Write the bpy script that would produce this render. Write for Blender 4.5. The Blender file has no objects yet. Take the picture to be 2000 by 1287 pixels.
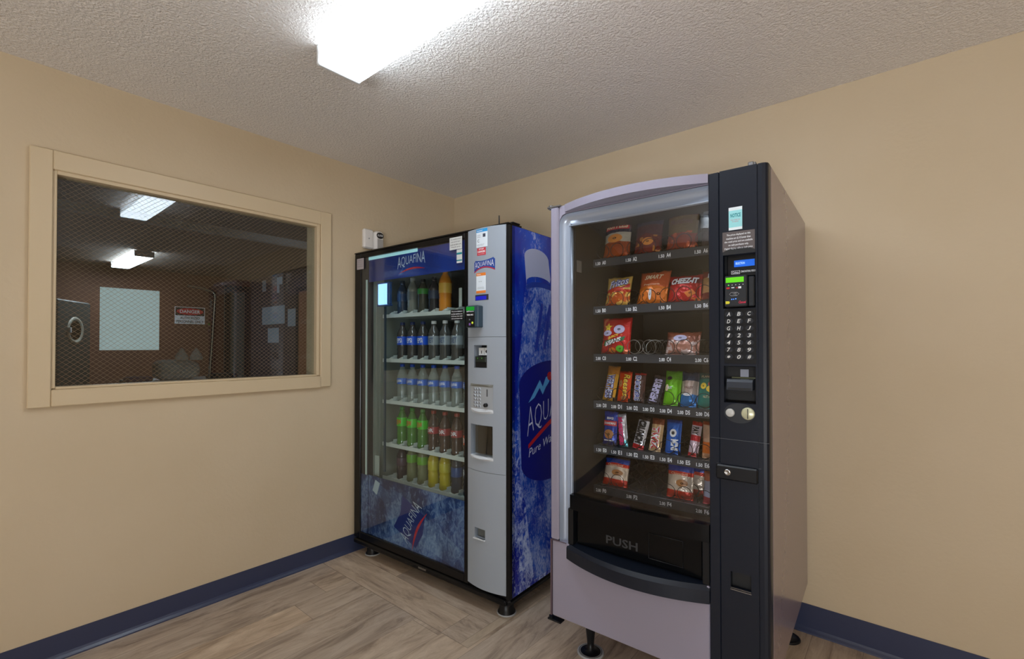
import bpy, math, random
from mathutils import Vector, Matrix, noise
random.seed(7)
C = bpy.context.scene.collection
SC = bpy.context.scene

# ------------------------------------------------------------------ camera
H = 1.258
cam_d = bpy.data.cameras.new('camera'); cam = bpy.data.objects.new('camera', cam_d); C.objects.link(cam)
cam_d.sensor_fit = 'HORIZONTAL'; cam_d.sensor_width = 36.0; cam_d.lens = 36.0 * 920.0 / 2000.0
cam_d.shift_y = 22.0 / 2000.0; cam_d.clip_start = 0.02
cam.location = (2.624, -2.438, H)
cam.rotation_euler = (math.radians(90.64), 0, math.radians(40.1))
SC.camera = cam

# ------------------------------------------------------------------ world, view
w = bpy.data.worlds.new('world'); SC.world = w; w.use_nodes = True
w.node_tree.nodes['Background'].inputs[0].default_value = (0.6, 0.7, 0.9, 1)
w.node_tree.nodes['Background'].inputs[1].default_value = 0.2
SC.view_settings.view_transform = 'Standard'; SC.view_settings.look = 'None'
SC.view_settings.gamma = 1.0; SC.view_settings.use_curve_mapping = False
SC.view_settings.exposure = 0.03
LAMP = 15.0            # radiance of the fluorescent diffusers
LAMP_FILL = 4.5           # unseen fixture added behind the photographer to brighten walls and ceiling
LAMP_BACK = 20.0        # fixture of the room beyond the window

# fill light added behind the photographer to brighten the ceiling
dl = bpy.data.lights.new('ceiling_fill', 'AREA'); dl.shape = 'RECTANGLE'; dl.size = 1.5; dl.size_y = .7
dl.energy = 92.0; dl.color = (.93, .96, 1.0)
dlo = bpy.data.objects.new('ceiling_fill', dl); C.objects.link(dlo)
dlo.location = (3.55, -4.72, .45); dlo.rotation_euler = (math.radians(148), 0, 0)   # tilted up at the ceiling

# ------------------------------------------------------------------ helpers
def srgb(r, g, b):
    f = lambda c: (c/255/12.92) if c/255 <= 0.04045 else ((c/255+0.055)/1.055)**2.4
    return (f(r), f(g), f(b), 1.0)

class MB:
    def __init__(s): s.v = []; s.f = []; s.sm = []
    def add(s, vs, fs, smooth=False):
        n = len(s.v); s.v += [tuple(p) for p in vs]
        for f in fs: s.f.append([i+n for i in f]); s.sm.append(smooth)
        return s
    def box(s, x0, y0, z0, x1, y1, z1, b=0.0):
        if x1 < x0: x0, x1 = x1, x0
        if y1 < y0: y0, y1 = y1, y0
        if z1 < z0: z0, z1 = z1, z0
        b = min(b, (x1-x0)*.45, (y1-y0)*.45, (z1-z0)*.45)
        if b <= 0:
            vs = [(x, y, z) for z in (z0, z1) for y in (y0, y1) for x in (x0, x1)]
            fs = [(0,2,3,1),(4,5,7,6),(0,1,5,4),(2,6,7,3),(0,4,6,2),(1,3,7,5)]
            return s.add(vs, fs)
        # chamfered box : 24 vertices
        X = (x0, x1); Y = (y0, y1); Z = (z0, z1); idx = {}; vs = []
        for i in (0,1):
            for j in (0,1):
                for k in (0,1):
                    sx, sy, sz = (b if i==0 else -b), (b if j==0 else -b), (b if k==0 else -b)
                    for a, p in (('x',(X[i],Y[j]+sy,Z[k]+sz)),('y',(X[i]+sx,Y[j],Z[k]+sz)),('z',(X[i]+sx,Y[j]+sy,Z[k]))):
                        idx[(a,i,j,k)] = len(vs); vs.append(p)
        I = idx; fs = []
        fs.append([I['x',0,0,0],I['x',0,0,1],I['x',0,1,1],I['x',0,1,0]])
        fs.append([I['x',1,0,0],I['x',1,1,0],I['x',1,1,1],I['x',1,0,1]])
        fs.append([I['y',0,0,0],I['y',1,0,0],I['y',1,0,1],I['y',0,0,1]])
        fs.append([I['y',0,1,0],I['y',0,1,1],I['y',1,1,1],I['y',1,1,0]])
        fs.append([I['z',0,0,0],I['z',0,1,0],I['z',1,1,0],I['z',1,0,0]])
        fs.append([I['z',0,0,1],I['z',1,0,1],I['z',1,1,1],I['z',0,1,1]])
        for i in (0,1):
            for j in (0,1):
                fs.append([I['x',i,j,0],I['x',i,j,1],I['y',i,j,1],I['y',i,j,0]])
                fs.append([I['x',i,0,j],I['x',i,1,j],I['z',i,1,j],I['z',i,0,j]])
                fs.append([I['y',0,i,j],I['y',1,i,j],I['z',1,i,j],I['z',0,i,j]])
                for k in (0,1): fs.append([I['x',i,j,k],I['y',i,j,k],I['z',i,j,k]])
        return s.add(vs, fs)
    def prism(s, pts, a0, a1, axis='z', smooth=False):
        """2-D outline pushed along an axis. axis z: pts (x,y); axis y: pts (x,z); axis x: pts (y,z)"""
        mp = {'z': lambda p, a: (p[0], p[1], a), 'y': lambda p, a: (p[0], a, p[1]), 'x': lambda p, a: (a, p[0], p[1])}[axis]
        n = len(pts)
        s.add([mp(p, a0) for p in pts] + [mp(p, a1) for p in pts], [list(range(n)), list(range(2*n-1, n-1, -1))])
        s.add([mp(p, a0) for p in pts] + [mp(p, a1) for p in pts], [[i, (i+1) % n, n+(i+1) % n, n+i] for i in range(n)], smooth)
        return s
    def lathe(s, prof, n=20, c=(0,0,0), axis='z', smooth=True):
        vs = []; fs = []
        for r, h in prof:
            for i in range(n):
                a = 2*math.pi*i/n; p = (r*math.cos(a), r*math.sin(a), h)
                if axis == 'y': p = (p[0], p[2], p[1])
                if axis == 'x': p = (p[2], p[0], p[1])
                vs.append((p[0]+c[0], p[1]+c[1], p[2]+c[2]))
        m = len(prof)
        for j in range(m-1):
            for i in range(n): fs.append([j*n+i, j*n+(i+1) % n, (j+1)*n+(i+1) % n, (j+1)*n+i])
        s.add(vs, fs, smooth)
        if prof[0][0] > 1e-6: s.add(vs[:n], [list(range(n))[::-1]])
        if prof[-1][0] > 1e-6: s.add(vs[-n:], [list(range(n))])
        return s
    def tube(s, pts, r, n=6, closed=False):
        pts = [Vector(p) for p in pts]; vs = []; fs = []; m = len(pts)
        up = Vector((0.13, 0.21, 1)).normalized()
        for k, p in enumerate(pts):
            a = pts[(k-1) % m] if (closed or k > 0) else p; b = pts[(k+1) % m] if (closed or k < m-1) else p
            t = (b-a).normalized(); u = t.cross(up)
            if u.length < 1e-3: u = t.cross(Vector((1,0,0)))
            u.normalize(); v = t.cross(u)
            rr = r[k] if isinstance(r, (list, tuple)) else r
            for i in range(n):
                q = 2*math.pi*i/n; vs.append(p + u*rr*math.cos(q) + v*rr*math.sin(q))
        for k in range(m if closed else m-1):
            k2 = (k+1) % m
            for i in range(n): fs.append([k*n+i, k*n+(i+1) % n, k2*n+(i+1) % n, k2*n+i])
        s.add(vs, fs, True)
        if not closed: s.add(vs[:n], [list(range(n))]); s.add(vs[-n:], [list(range(n))])
        return s
    def flat(s, pts, P, n=0.0006):
        """filled outline laid on a plane P(u,v,n)"""
        return s.add([P(u, v, n) for u, v in pts], [list(range(len(pts)))])
    def text(s, body, P, u0, v0, u1, v1, n=0.0012, bold=0.0, shear=0.0, warp=None, rot=0.0):
        vs, fs = glyphs(body, bold, shear)
        pts = [(u0+(u1-u0)*x, v0+(v1-v0)*y) for x, y in vs]
        if warp: pts = [warp(u, v) for u, v in pts]
        if rot:
            cu, cv = (u0+u1)/2, (v0+v1)/2; c_, s_ = math.cos(rot), math.sin(rot)
            pts = [(cu+(u-cu)*c_-(v-cv)*s_, cv+(u-cu)*s_+(v-cv)*c_) for u, v in pts]
        return s.add([P(u, v, n) for u, v in pts], fs)
    def build(s, name, mat, parent=None, label=None):
        me = bpy.data.meshes.new(name); me.from_pydata(s.v, [], s.f); me.materials.append(mat)
        me.polygons.foreach_set('use_smooth', s.sm); me.update()
        o = bpy.data.objects.new(name, me); C.objects.link(o)
        if parent is not None: o.parent = parent
        if label: o['label'] = label
        return o

_gl = {}
def glyphs(body, bold=0.0, shear=0.0):
    k = (body, bold, shear)
    if k in _gl: return _gl[k]
    cu = bpy.data.curves.new('t', 'FONT'); cu.body = body; cu.size = 1; cu.offset = bold; cu.shear = shear
    cu.resolution_u = 2; cu.align_x = 'CENTER'; cu.space_line = 0.9
    o = bpy.data.objects.new('t', cu)
    me = bpy.data.meshes.new_from_object(o)
    vs = [(v.co.x, v.co.y) for v in me.vertices]; fs = [list(p.vertices) for p in me.polygons]
    bpy.data.objects.remove(o); bpy.data.meshes.remove(me); bpy.data.curves.remove(cu)
    if vs:
        x0 = min(v[0] for v in vs); x1 = max(v[0] for v in vs); y0 = min(v[1] for v in vs); y1 = max(v[1] for v in vs)
        vs = [((a-x0)/max(x1-x0, 1e-6), (b-y0)/max(y1-y0, 1e-6)) for a, b in vs]
    _gl[k] = (vs, fs); return _gl[k]

def front(y0=0.0):          # plane facing -Y : u = x, v = z
    return lambda u, v, n: (u, y0-n, v)
def sideX(x0):              # plane facing +X : u = y, v = z
    return lambda u, v, n: (x0+n, u, v)

def tag(o, label=None, cat=None, group=None, kind=None):
    if label: o['label'] = label
    if cat: o['category'] = cat
    if group: o['group'] = group
    if kind: o['kind'] = kind
    return o
def thing(name, label, cat, loc=(0,0,0), rz=0.0, group=None, rx=0.0):
    o = bpy.data.objects.new(name, None); C.objects.link(o); o.empty_display_size = 0.05
    o.location = loc; o.rotation_euler = (rx, 0, rz); return tag(o, label, cat, group)
def struct(o, label=None): o['kind'] = 'structure'; return tag(o, label)
def copy_tree(o, parent=None):
    c = o.copy(); C.objects.link(c)
    if parent is not None: c.parent = parent
    for ch in list(o.children): copy_tree(ch, c)
    return c

# ------------------------------------------------------------------ materials
def new_mat(name):
    m = bpy.data.materials.new(name); m.use_nodes = True; nt = m.node_tree
    return m, nt, nt.nodes['Principled BSDF']
_mc = {}
def mat(name, col, rough=0.5, metal=0.0, spec=0.5, emit=None, es=0.0, coat=0.0, bump=0.0, bscale=60.0):
    if name in _mc: return _mc[name]
    m, nt, p = new_mat(name)
    p.inputs['Base Color'].default_value = col; p.inputs['Roughness'].default_value = rough
    p.inputs['Metallic'].default_value = metal; p.inputs['Specular IOR Level'].default_value = spec
    p.inputs['Coat Weight'].default_value = coat; p.inputs['Coat Roughness'].default_value = 0.08
    if emit: p.inputs['Emission Color'].default_value = emit; p.inputs['Emission Strength'].default_value = es
    # every surface gets a little procedural grain in its roughness
    tc = nt.nodes.new('ShaderNodeTexCoord'); nz = nt.nodes.new('ShaderNodeTexNoise'); nz.inputs['Scale'].default_value = bscale
    nt.links.new(tc.outputs['Object'], nz.inputs['Vector'])
    mr = nt.nodes.new('ShaderNodeMapRange'); mr.inputs[3].default_value = max(0, rough-0.01); mr.inputs[4].default_value = min(1, rough+0.015)
    nt.links.new(nz.outputs[0], mr.inputs[0]); nt.links.new(mr.outputs[0], p.inputs['Roughness'])
    if bump:
        b = nt.nodes.new('ShaderNodeBump'); b.inputs['Strength'].default_value = bump; b.inputs['Distance'].default_value = 0.002
        nt.links.new(nz.outputs[0], b.inputs['Height']); nt.links.new(b.outputs[0], p.inputs['Normal'])
    _mc[name] = m; return m

def wall_mat(name, c1, c2, bump=0.25):
    m, nt, p = new_mat(name); L = nt.links.new
    tc = nt.nodes.new('ShaderNodeTexCoord')
    n1 = nt.nodes.new('ShaderNodeTexNoise'); n1.inputs['Scale'].default_value = 1.6; n1.inputs['Detail'].default_value = 5
    n2 = nt.nodes.new('ShaderNodeTexNoise'); n2.inputs['Scale'].default_value = 55; n2.inputs['Detail'].default_value = 3
    for n in (n1, n2): L(tc.outputs['Object'], n.inputs['Vector'])
    r = nt.nodes.new('ShaderNodeValToRGB'); r.color_ramp.elements[0].position = .35; r.color_ramp.elements[1].position = .7
    r.color_ramp.elements[0].color = c1; r.color_ramp.elements[1].color = c2
    L(n1.outputs[0], r.inputs[0]); L(r.outputs[0], p.inputs['Base Color'])
    b = nt.nodes.new('ShaderNodeBump'); b.inputs['Strength'].default_value = bump; b.inputs['Distance'].default_value = 0.004
    L(n2.outputs[0], b.inputs['Height']); L(b.outputs[0], p.inputs['Normal'])
    p.inputs['Roughness'].default_value = 0.6; p.inputs['Specular IOR Level'].default_value = 0.3
    return m

def ceiling_mat(name, col, s=1.0):
    m, nt, p = new_mat(name); L = nt.links.new
    tc = nt.nodes.new('ShaderNodeTexCoord')
    n1 = nt.nodes.new('ShaderNodeTexNoise'); n1.inputs['Scale'].default_value = 88; n1.inputs['Detail'].default_value = 4; n1.inputs['Roughness'].default_value = 0.6
    v1 = nt.nodes.new('ShaderNodeTexVoronoi'); v1.inputs['Scale'].default_value = 120; v1.feature = 'SMOOTH_F1'
    for n in (n1, v1): L(tc.outputs['Object'], n.inputs['Vector'])
    r = nt.nodes.new('ShaderNodeValToRGB'); r.color_ramp.elements[0].position = .44; r.color_ramp.elements[1].position = .60
    L(n1.outputs[0], r.inputs[0])
    a = nt.nodes.new('ShaderNodeMath'); a.operation = 'SUBTRACT'; L(r.outputs[0], a.inputs[0]); L(v1.outputs['Distance'], a.inputs[1])
    b = nt.nodes.new('ShaderNodeBump'); b.inputs['Strength'].default_value = 0.6*s; b.inputs['Distance'].default_value = 0.006
    L(a.outputs[0], b.inputs['Height']); L(b.outputs[0], p.inputs['Normal'])
    p.inputs['Base Color'].default_value = col; p.inputs['Roughness'].default_value = 0.9; p.inputs['Specular IOR Level'].default_value = 0.15
    return m

def glass_mat(name, tint=(1,1,1,1), f0=0.04, rough=0.0):
    m = bpy.data.materials.new(name); m.use_nodes = True; nt = m.node_tree; nt.nodes.clear(); L = nt.links.new
    out = nt.nodes.new('ShaderNodeOutputMaterial'); mix = nt.nodes.new('ShaderNodeMixShader')
    tr = nt.nodes.new('ShaderNodeBsdfTransparent'); tr.inputs[0].default_value = tint
    gl = nt.nodes.new('ShaderNodeBsdfGlossy'); gl.inputs['Roughness'].default_value = rough
    lw = nt.nodes.new('ShaderNodeLayerWeight'); lw.inputs[0].default_value = 0.5
    pw = nt.nodes.new('ShaderNodeMath'); pw.operation = 'POWER'; pw.inputs[1].default_value = 5.0
    mr = nt.nodes.new('ShaderNodeMapRange'); mr.inputs[3].default_value = f0; mr.inputs[4].default_value = 1.0
    L(lw.outputs['Facing'], pw.inputs[0]); L(pw.outputs[0], mr.inputs[0]); L(mr.outputs[0], mix.inputs[0])
    L(tr.outputs[0], mix.inputs[1]); L(gl.outputs[0], mix.inputs[2]); L(mix.outputs[0], out.inputs[0])
    return m

def floor_mat():
    m, nt, p = new_mat('wood_plank_vinyl'); L = nt.links.new; N = nt.nodes.new
    tc = N('ShaderNodeTexCoord'); sp = N('ShaderNodeSeparateXYZ'); L(tc.outputs['Object'], sp.inputs[0])
    def M(op, a, b=None, c=None):
        n = N('ShaderNodeMath'); n.operation = op
        for i, v in enumerate((a, b, c)):
            if v is None: continue
            if isinstance(v, (int, float)): n.inputs[i].default_value = v
            else: L(v, n.inputs[i])
        return n.outputs[0]
    x, y = sp.outputs[0], sp.outputs[1]
    # the border course (planks along the machines) : x < 1.2 and -1.05 < y ; a narrow edge strip closes it
    inb = M('MULTIPLY', M('LESS_THAN', x, 1.165), M('GREATER_THAN', y, -1.045))
    edge = M('MULTIPLY', M('MULTIPLY', M('GREATER_THAN', x, 1.165), M('LESS_THAN', x, 1.21)), M('GREATER_THAN', y, -1.045))
    def mixv(f, a, b): # a*(1-f)+b*f
        return M('ADD', M('MULTIPLY', a, M('SUBTRACT', 1.0, f)), M('MULTIPLY', b, f))
    along = mixv(inb, y, x); across = mixv(inb, M('ADD', x, 0.02), M('ADD', y, 1.045))
    wdt = 0.178
    row = M('FLOOR', M('DIVIDE', across, wdt))
    fr = M('FRACT', M('DIVIDE', across, wdt))
    wn = N('ShaderNodeTexWhiteNoise'); wn.noise_dimensions = '2D'
    cb = N('ShaderNodeCombineXYZ'); L(row, cb.inputs[0]); L(inb, cb.inputs[1]); L(cb.outputs[0], wn.inputs['Vector'])
    off = M('MULTIPLY', wn.outputs['Value'], 1.2)
    al = M('DIVIDE', M('ADD', along, off), 1.22)
    seg = M('FLOOR', al); fl = M('FRACT', al)
    wn2 = N('ShaderNodeTexWhiteNoise'); cb2 = N('ShaderNodeCombineXYZ')
    L(row, cb2.inputs[0]); L(seg, cb2.inputs[1]); L(M('ADD', inb, M('MULTIPLY', edge, 3.0)), cb2.inputs[2]); L(cb2.outputs[0], wn2.inputs['Vector'])
    # grain, stretched along each plank
    cg = N('ShaderNodeCombineXYZ'); L(M('MULTIPLY', across, 6.0), cg.inputs[0]); L(M('ADD', M('MULTIPLY', along, 1.1), M('MULTIPLY', wn2.outputs['Value'], 17.0)), cg.inputs[1])
    L(M('MULTIPLY', row, 3.7), cg.inputs[2])
    n1 = N('ShaderNodeTexNoise'); n1.inputs['Scale'].default_value = 2.6; n1.inputs['Detail'].default_value = 10; n1.inputs['Roughness'].default_value = 0.72; n1.inputs['Distortion'].default_value = 0.7
    L(cg.outputs[0], n1.inputs['Vector'])
    r = N('ShaderNodeValToRGB'); e = r.color_ramp.elements
    e[0].position = .28; e[0].color = srgb(124, 107, 95); e[1].position = .74; e[1].color = srgb(226, 212, 194)
    e2 = r.color_ramp.elements.new(.48); e2.color = srgb(192, 174, 155)
    L(n1.outputs[0], r.inputs[0])
    # plank to plank tone : greyer, browner, and a few orange-brown ones
    r2 = N('ShaderNodeValToRGB'); r2.color_ramp.elements[0].color = (0.88, 0.87, 0.87, 1); r2.color_ramp.elements[1].color = (1.0, .88, .76, 1)
    q = r2.color_ramp.elements.new(.5); q.color = (1.0, .98, .95, 1); q = r2.color_ramp.elements.new(.8); q.color = (1.0, .95, .88, 1)
    L(wn2.outputs['Value'], r2.inputs[0])
    mx = N('ShaderNodeMix'); mx.data_type = 'RGBA'; mx.blend_type = 'MULTIPLY'; mx.inputs[0].default_value = 1.0
    L(r.outputs[0], mx.inputs[6]); L(r2.outputs[0], mx.inputs[7])
    # knots
    vo = N('ShaderNodeTexVoronoi'); vo.inputs['Scale'].default_value = 2.6; cv = N('ShaderNodeCombineXYZ'); L(M('MULTIPLY', across, 1.7), cv.inputs[0]); L(along, cv.inputs[1]); L(cv.outputs[0], vo.inputs['Vector'])
    kn = M('LESS_THAN', vo.outputs['Distance'], 0.045)
    mk = N('ShaderNodeMix'); mk.data_type = 'RGBA'; L(M('MULTIPLY', kn, .55), mk.inputs[0]); L(mx.outputs[2], mk.inputs[6]); mk.inputs[7].default_value = srgb(80, 64, 54)
    # seams
    s1 = M('LESS_THAN', fr, 0.012); s2 = M('LESS_THAN', fl, 0.0022)
    e1 = M('COMPARE', x, 1.165, 0.0015); e1 = M('MULTIPLY', e1, M('GREATER_THAN', y, -1.045))
    e3 = M('MULTIPLY', M('COMPARE', x, 1.21, 0.0015), M('GREATER_THAN', y, -1.045))
    e4 = M('MULTIPLY', M('COMPARE', y, -1.045, 0.0018), M('LESS_THAN', x, 1.21))
    seam = M('MAXIMUM', M('MAXIMUM', s1, s2), M('MAXIMUM', M('MAXIMUM', e1, e3), e4))
    ms = N('ShaderNodeMix'); ms.data_type = 'RGBA'; L(M('MULTIPLY', seam, .5), ms.inputs[0]); L(mk.outputs[2], ms.inputs[6]); ms.inputs[7].default_value = srgb(86, 72, 62)
    # the edge strip is a paler plank of its own
    me_ = N('ShaderNodeMix'); me_.data_type = 'RGBA'; L(M('MULTIPLY', edge, .45), me_.inputs[0]); L(ms.outputs[2], me_.inputs[6]); me_.inputs[7].default_value = srgb(196, 178, 152)
    L(me_.outputs[2], p.inputs['Base Color'])
    b = N('ShaderNodeBump'); b.inputs['Strength'].default_value = 0.15; b.inputs['Distance'].default_value = 0.002
    L(M('SUBTRACT', n1.outputs[0], M('MULTIPLY', seam, 1.0)), b.inputs['Height']); L(b.outputs[0], p.inputs['Normal'])
    p.inputs['Roughness'].default_value = 0.42; p.inputs['Specular IOR Level'].default_value = 0.4
    return m

def splash_mat(name, deep, mid, light, lo=.50, hi=.72, scale=7.0, rough=0.2, zlo=None, coat=0.3):
    """printed icy-water graphic: white spray and bubbles over blue; zlo/zhi limit the spray to a height range of the print"""
    m, nt, p = new_mat(name); L = nt.links.new; N = nt.nodes.new
    tc = N('ShaderNodeTexCoord')
    mp = N('ShaderNodeMapping'); mp.inputs['Scale'].default_value = (1, 1, .62); L(tc.outputs['Object'], mp.inputs[0])
    a = N('ShaderNodeTexNoise'); a.inputs['Scale'].default_value = scale*.45; a.inputs['Detail'].default_value = 3; L(mp.outputs[0], a.inputs['Vector'])
    b = N('ShaderNodeTexNoise'); b.inputs['Scale'].default_value = scale*3; b.inputs['Detail'].default_value = 9; b.inputs['Roughness'].default_value = .75; b.inputs['Distortion'].default_value = 1.2; L(mp.outputs[0], b.inputs['Vector'])
    r1 = N('ShaderNodeValToRGB'); r1.color_ramp.elements[0].position = .38; r1.color_ramp.elements[1].position = .66
    r1.color_ramp.elements[0].color = deep; r1.color_ramp.elements[1].color = mid; L(a.outputs[0], r1.inputs[0])
    ad = N('ShaderNodeMath'); ad.operation = 'MULTIPLY_ADD'; L(a.outputs[0], ad.inputs[0]); ad.inputs[1].default_value = .55; L(b.outputs[0], ad.inputs[2])
    fac = ad.outputs[0]
    if zlo is not None:
        sp = N('ShaderNodeSeparateXYZ'); L(tc.outputs['Object'], sp.inputs[0])
        mr = N('ShaderNodeMapRange'); mr.inputs[1].default_value = zlo[0]; mr.inputs[2].default_value = zlo[1]; mr.inputs[3].default_value = .10; mr.inputs[4].default_value = -.10
        L(sp.outputs[2], mr.inputs[0]); s_ = N('ShaderNodeMath'); L(fac, s_.inputs[0]); L(mr.outputs[0], s_.inputs[1]); fac = s_.outputs[0]
    r2 = N('ShaderNodeValToRGB'); r2.color_ramp.elements[0].position = lo+.27; r2.color_ramp.elements[1].position = hi+.27
    L(fac, r2.inputs[0])
    mx = N('ShaderNodeMix'); mx.data_type = 'RGBA'; L(r2.outputs[0], mx.inputs[0]); L(r1.outputs[0], mx.inputs[6]); mx.inputs[7].default_value = light
    L(mx.outputs[2], p.inputs['Base Color']); p.inputs['Roughness'].default_value = rough; p.inputs['Coat Weight'].default_value = coat
    return m

def pack_mat(name, h, stops, wob=0.08, rough=0.22, metal=0.25, scale=16.0, crinkle=.8, blotch=None):
    """printed wrapper: colour bands up the height of the pack, edges wavering, foil crinkles as bump"""
    m, nt, p = new_mat(name); L = nt.links.new; N = nt.nodes.new
    tc = N('ShaderNodeTexCoord'); sp = N('ShaderNodeSeparateXYZ'); L(tc.outputs['Object'], sp.inputs[0])
    nz = N('ShaderNodeTexNoise'); nz.inputs['Scale'].default_value = scale; nz.inputs['Detail'].default_value = 2; L(tc.outputs['Object'], nz.inputs['Vector'])
    ma = N('ShaderNodeMath'); ma.operation = 'DIVIDE'; L(sp.outputs[2], ma.inputs[0]); ma.inputs[1].default_value = h
    mb = N('ShaderNodeMath'); mb.operation = 'MULTIPLY_ADD'; L(nz.outputs[0], mb.inputs[0]); mb.inputs[1].default_value = wob*2; L(ma.outputs[0], mb.inputs[2])
    mc = N('ShaderNodeMath'); mc.operation = 'SUBTRACT'; L(mb.outputs[0], mc.inputs[0]); mc.inputs[1].default_value = wob
    r = N('ShaderNodeValToRGB'); r.color_ramp.interpolation = 'CONSTANT'
    el = r.color_ramp.elements
    el[0].position = 0; el[0].color = stops[0][1]
    if len(stops) == 1: el.remove(el[1])
    else:
        el[1].position = stops[1][0]; el[1].color = stops[1][1]
        for s in stops[2:]:
            e = el.new(s[0]); e.color = s[1]
    L(mc.outputs[0], r.inputs[0]); col = r.outputs[0]
    if blotch:
        n3 = N('ShaderNodeTexNoise'); n3.inputs['Scale'].default_value = blotch[2]; L(tc.outputs['Object'], n3.inputs['Vector'])
        t = N('ShaderNodeMath'); t.operation = 'GREATER_THAN'; L(n3.outputs[0], t.inputs[0]); t.inputs[1].default_value = blotch[1]
        t2 = N('ShaderNodeMath'); t2.operation = 'LESS_THAN'; L(ma.outputs[0], t2.inputs[0]); t2.inputs[1].default_value = blotch[3]
        t3 = N('ShaderNodeMath'); t3.operation = 'MULTIPLY'; L(t.outputs[0], t3.inputs[0]); L(t2.outputs[0], t3.inputs[1])
        mx = N('ShaderNodeMix'); mx.data_type = 'RGBA'; L(t3.outputs[0], mx.inputs[0]); L(col, mx.inputs[6]); mx.inputs[7].default_value = blotch[0]; col = mx.outputs[2]
    L(col, p.inputs['Base Color']); p.inputs['Roughness'].default_value = rough; p.inputs['Metallic'].default_value = metal
    n2 = N('ShaderNodeTexNoise'); n2.inputs['Scale'].default_value = 38; n2.inputs['Distortion'].default_value = 1.5; L(tc.outputs['Object'], n2.inputs['Vector'])
    b = N('ShaderNodeBump'); b.inputs['Strength'].default_value = crinkle; b.inputs['Distance'].default_value = .004; L(n2.outputs[0], b.inputs['Height']); L(b.outputs[0], p.inputs['Normal'])
    return m

WHITE = srgb(235, 236, 238); BLACK = srgb(14, 15, 18)
M_wall = wall_mat('tan_wall_paint', srgb(207, 188, 157), srgb(212, 194, 165))
M_ceil = ceiling_mat('textured_ceiling', srgb(246, 241, 236))
M_floor = floor_mat()
M_trim = mat('tan_trim_paint', srgb(214, 194, 160), .45)
M_base = mat('slate_blue_vinyl', srgb(56, 63, 90), .28)
M_black = mat('black_plastic', srgb(18, 20, 24), .35, 0, .35)
M_blackgloss = mat('black_gloss', srgb(9, 11, 14), .14, 0, .22)
M_navyblack = mat('blue_black_plastic', srgb(21, 27, 39), .33, 0, .35)
M_dark = mat('dark_cavity', srgb(16, 17, 19), .6)
M_chrome = mat('chrome', srgb(200, 202, 206), .15, 1.0)
M_steel = mat('steel', srgb(150, 152, 156), .3, 1.0)
M_wire = mat('spring_wire', srgb(38, 38, 40), .35, .6)
M_white = mat('white_plastic', srgb(228, 230, 230), .4)
M_print_white = mat('white_print', srgb(232, 234, 238), .5)
M_print_black = mat('black_print', srgb(20, 20, 24), .5)
M_print_grey = mat('grey_print', srgb(120, 124, 132), .5)
M_print_red = mat('red_print', srgb(196, 32, 40), .45)
M_glass = glass_mat('clear_glass', (.90, .95, .94, 1), .045)

# ------------------------------------------------------------------ room shell
CH = 2.375; RX, RY = 4.6, -4.7
struct(MB().box(-.0, RY, -.06, RX, 0, 0).build('floor', M_floor))
struct(MB().box(-.0, RY, CH, RX, 0, CH+.06).build('ceiling', M_ceil))
struct(MB().box(-.12, 0, 0, RX+.12, .12, CH).build('wall_back', M_wall))
struct(MB().box(RX, RY, 0, RX+.12, 0, CH).build('wall_right', M_wall))
struct(MB().box(-.12, RY-.12, 0, 2.65, RY, CH).box(4.45, RY-.12, 0, RX+.12, RY, CH).box(2.65, RY-.12, 2.12, 4.45, RY, CH).build('wall_front', M_wall))  # front wall, with an opening invented for the ceiling fill light
dfr = bpy.data.objects.new('added_doorway', None); C.objects.link(dfr); dfr.location = (3.55, RY, 0); struct(dfr)  # unseen doorway, added to go with the ceiling fill light
MB().box(-.9, -.1, 0, -.86, 0, 2.12).box(.86, -.1, 0, .9, 0, 2.12).box(-.86, -.1, 2.08, .86, 0, 2.12).box(-.02, -.03, 0, .02, -.005, 2.08).build('door_frame', M_steel, dfr)
WY0, WY1, WZ0, WZ1 = -2.189, -1.080, 1.088, 1.966
wl = MB(); WT = -.12
wl.box(WT, RY, 0, 0, WY0, CH).box(WT, WY1, 0, 0, 0, CH).box(WT, WY0, 0, 0, WY1, WZ0).box(WT, WY0, WZ1, 0, WY1, CH)
struct(wl.build('wall_left', M_wall))
def cove(h, L0, L1, along):
    prof = [(0, 0), (.018, 0), (.016, .005), (.009, .014), (.004, .022), (.003, h), (0, h)]
    m = MB()
    if along == 'y':   # on x = 0
        n = len(prof); m.add([(a+.0005, L0, z) for a, z in prof]+[(a+.0005, L1, z) for a, z in prof], [list(range(n)), list(range(n, 2*n))]+[[i, (i+1) % n, n+(i+1) % n, n+i] for i in range(n)])
    else:
        n = len(prof); m.add([(L0, -a-.0005, z) for a, z in prof]+[(L1, -a-.0005, z) for a, z in prof], [list(range(n)), list(range(n, 2*n))]+[[i, (i+1) % n, n+(i+1) % n, n+i] for i in range(n)])
    return m
struct(cove(.102, RY, -.02, 'y').build('baseboard_left', M_base))
struct(cove(.122, 0, RX, 'x').build('baseboard_back', M_base))

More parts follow.
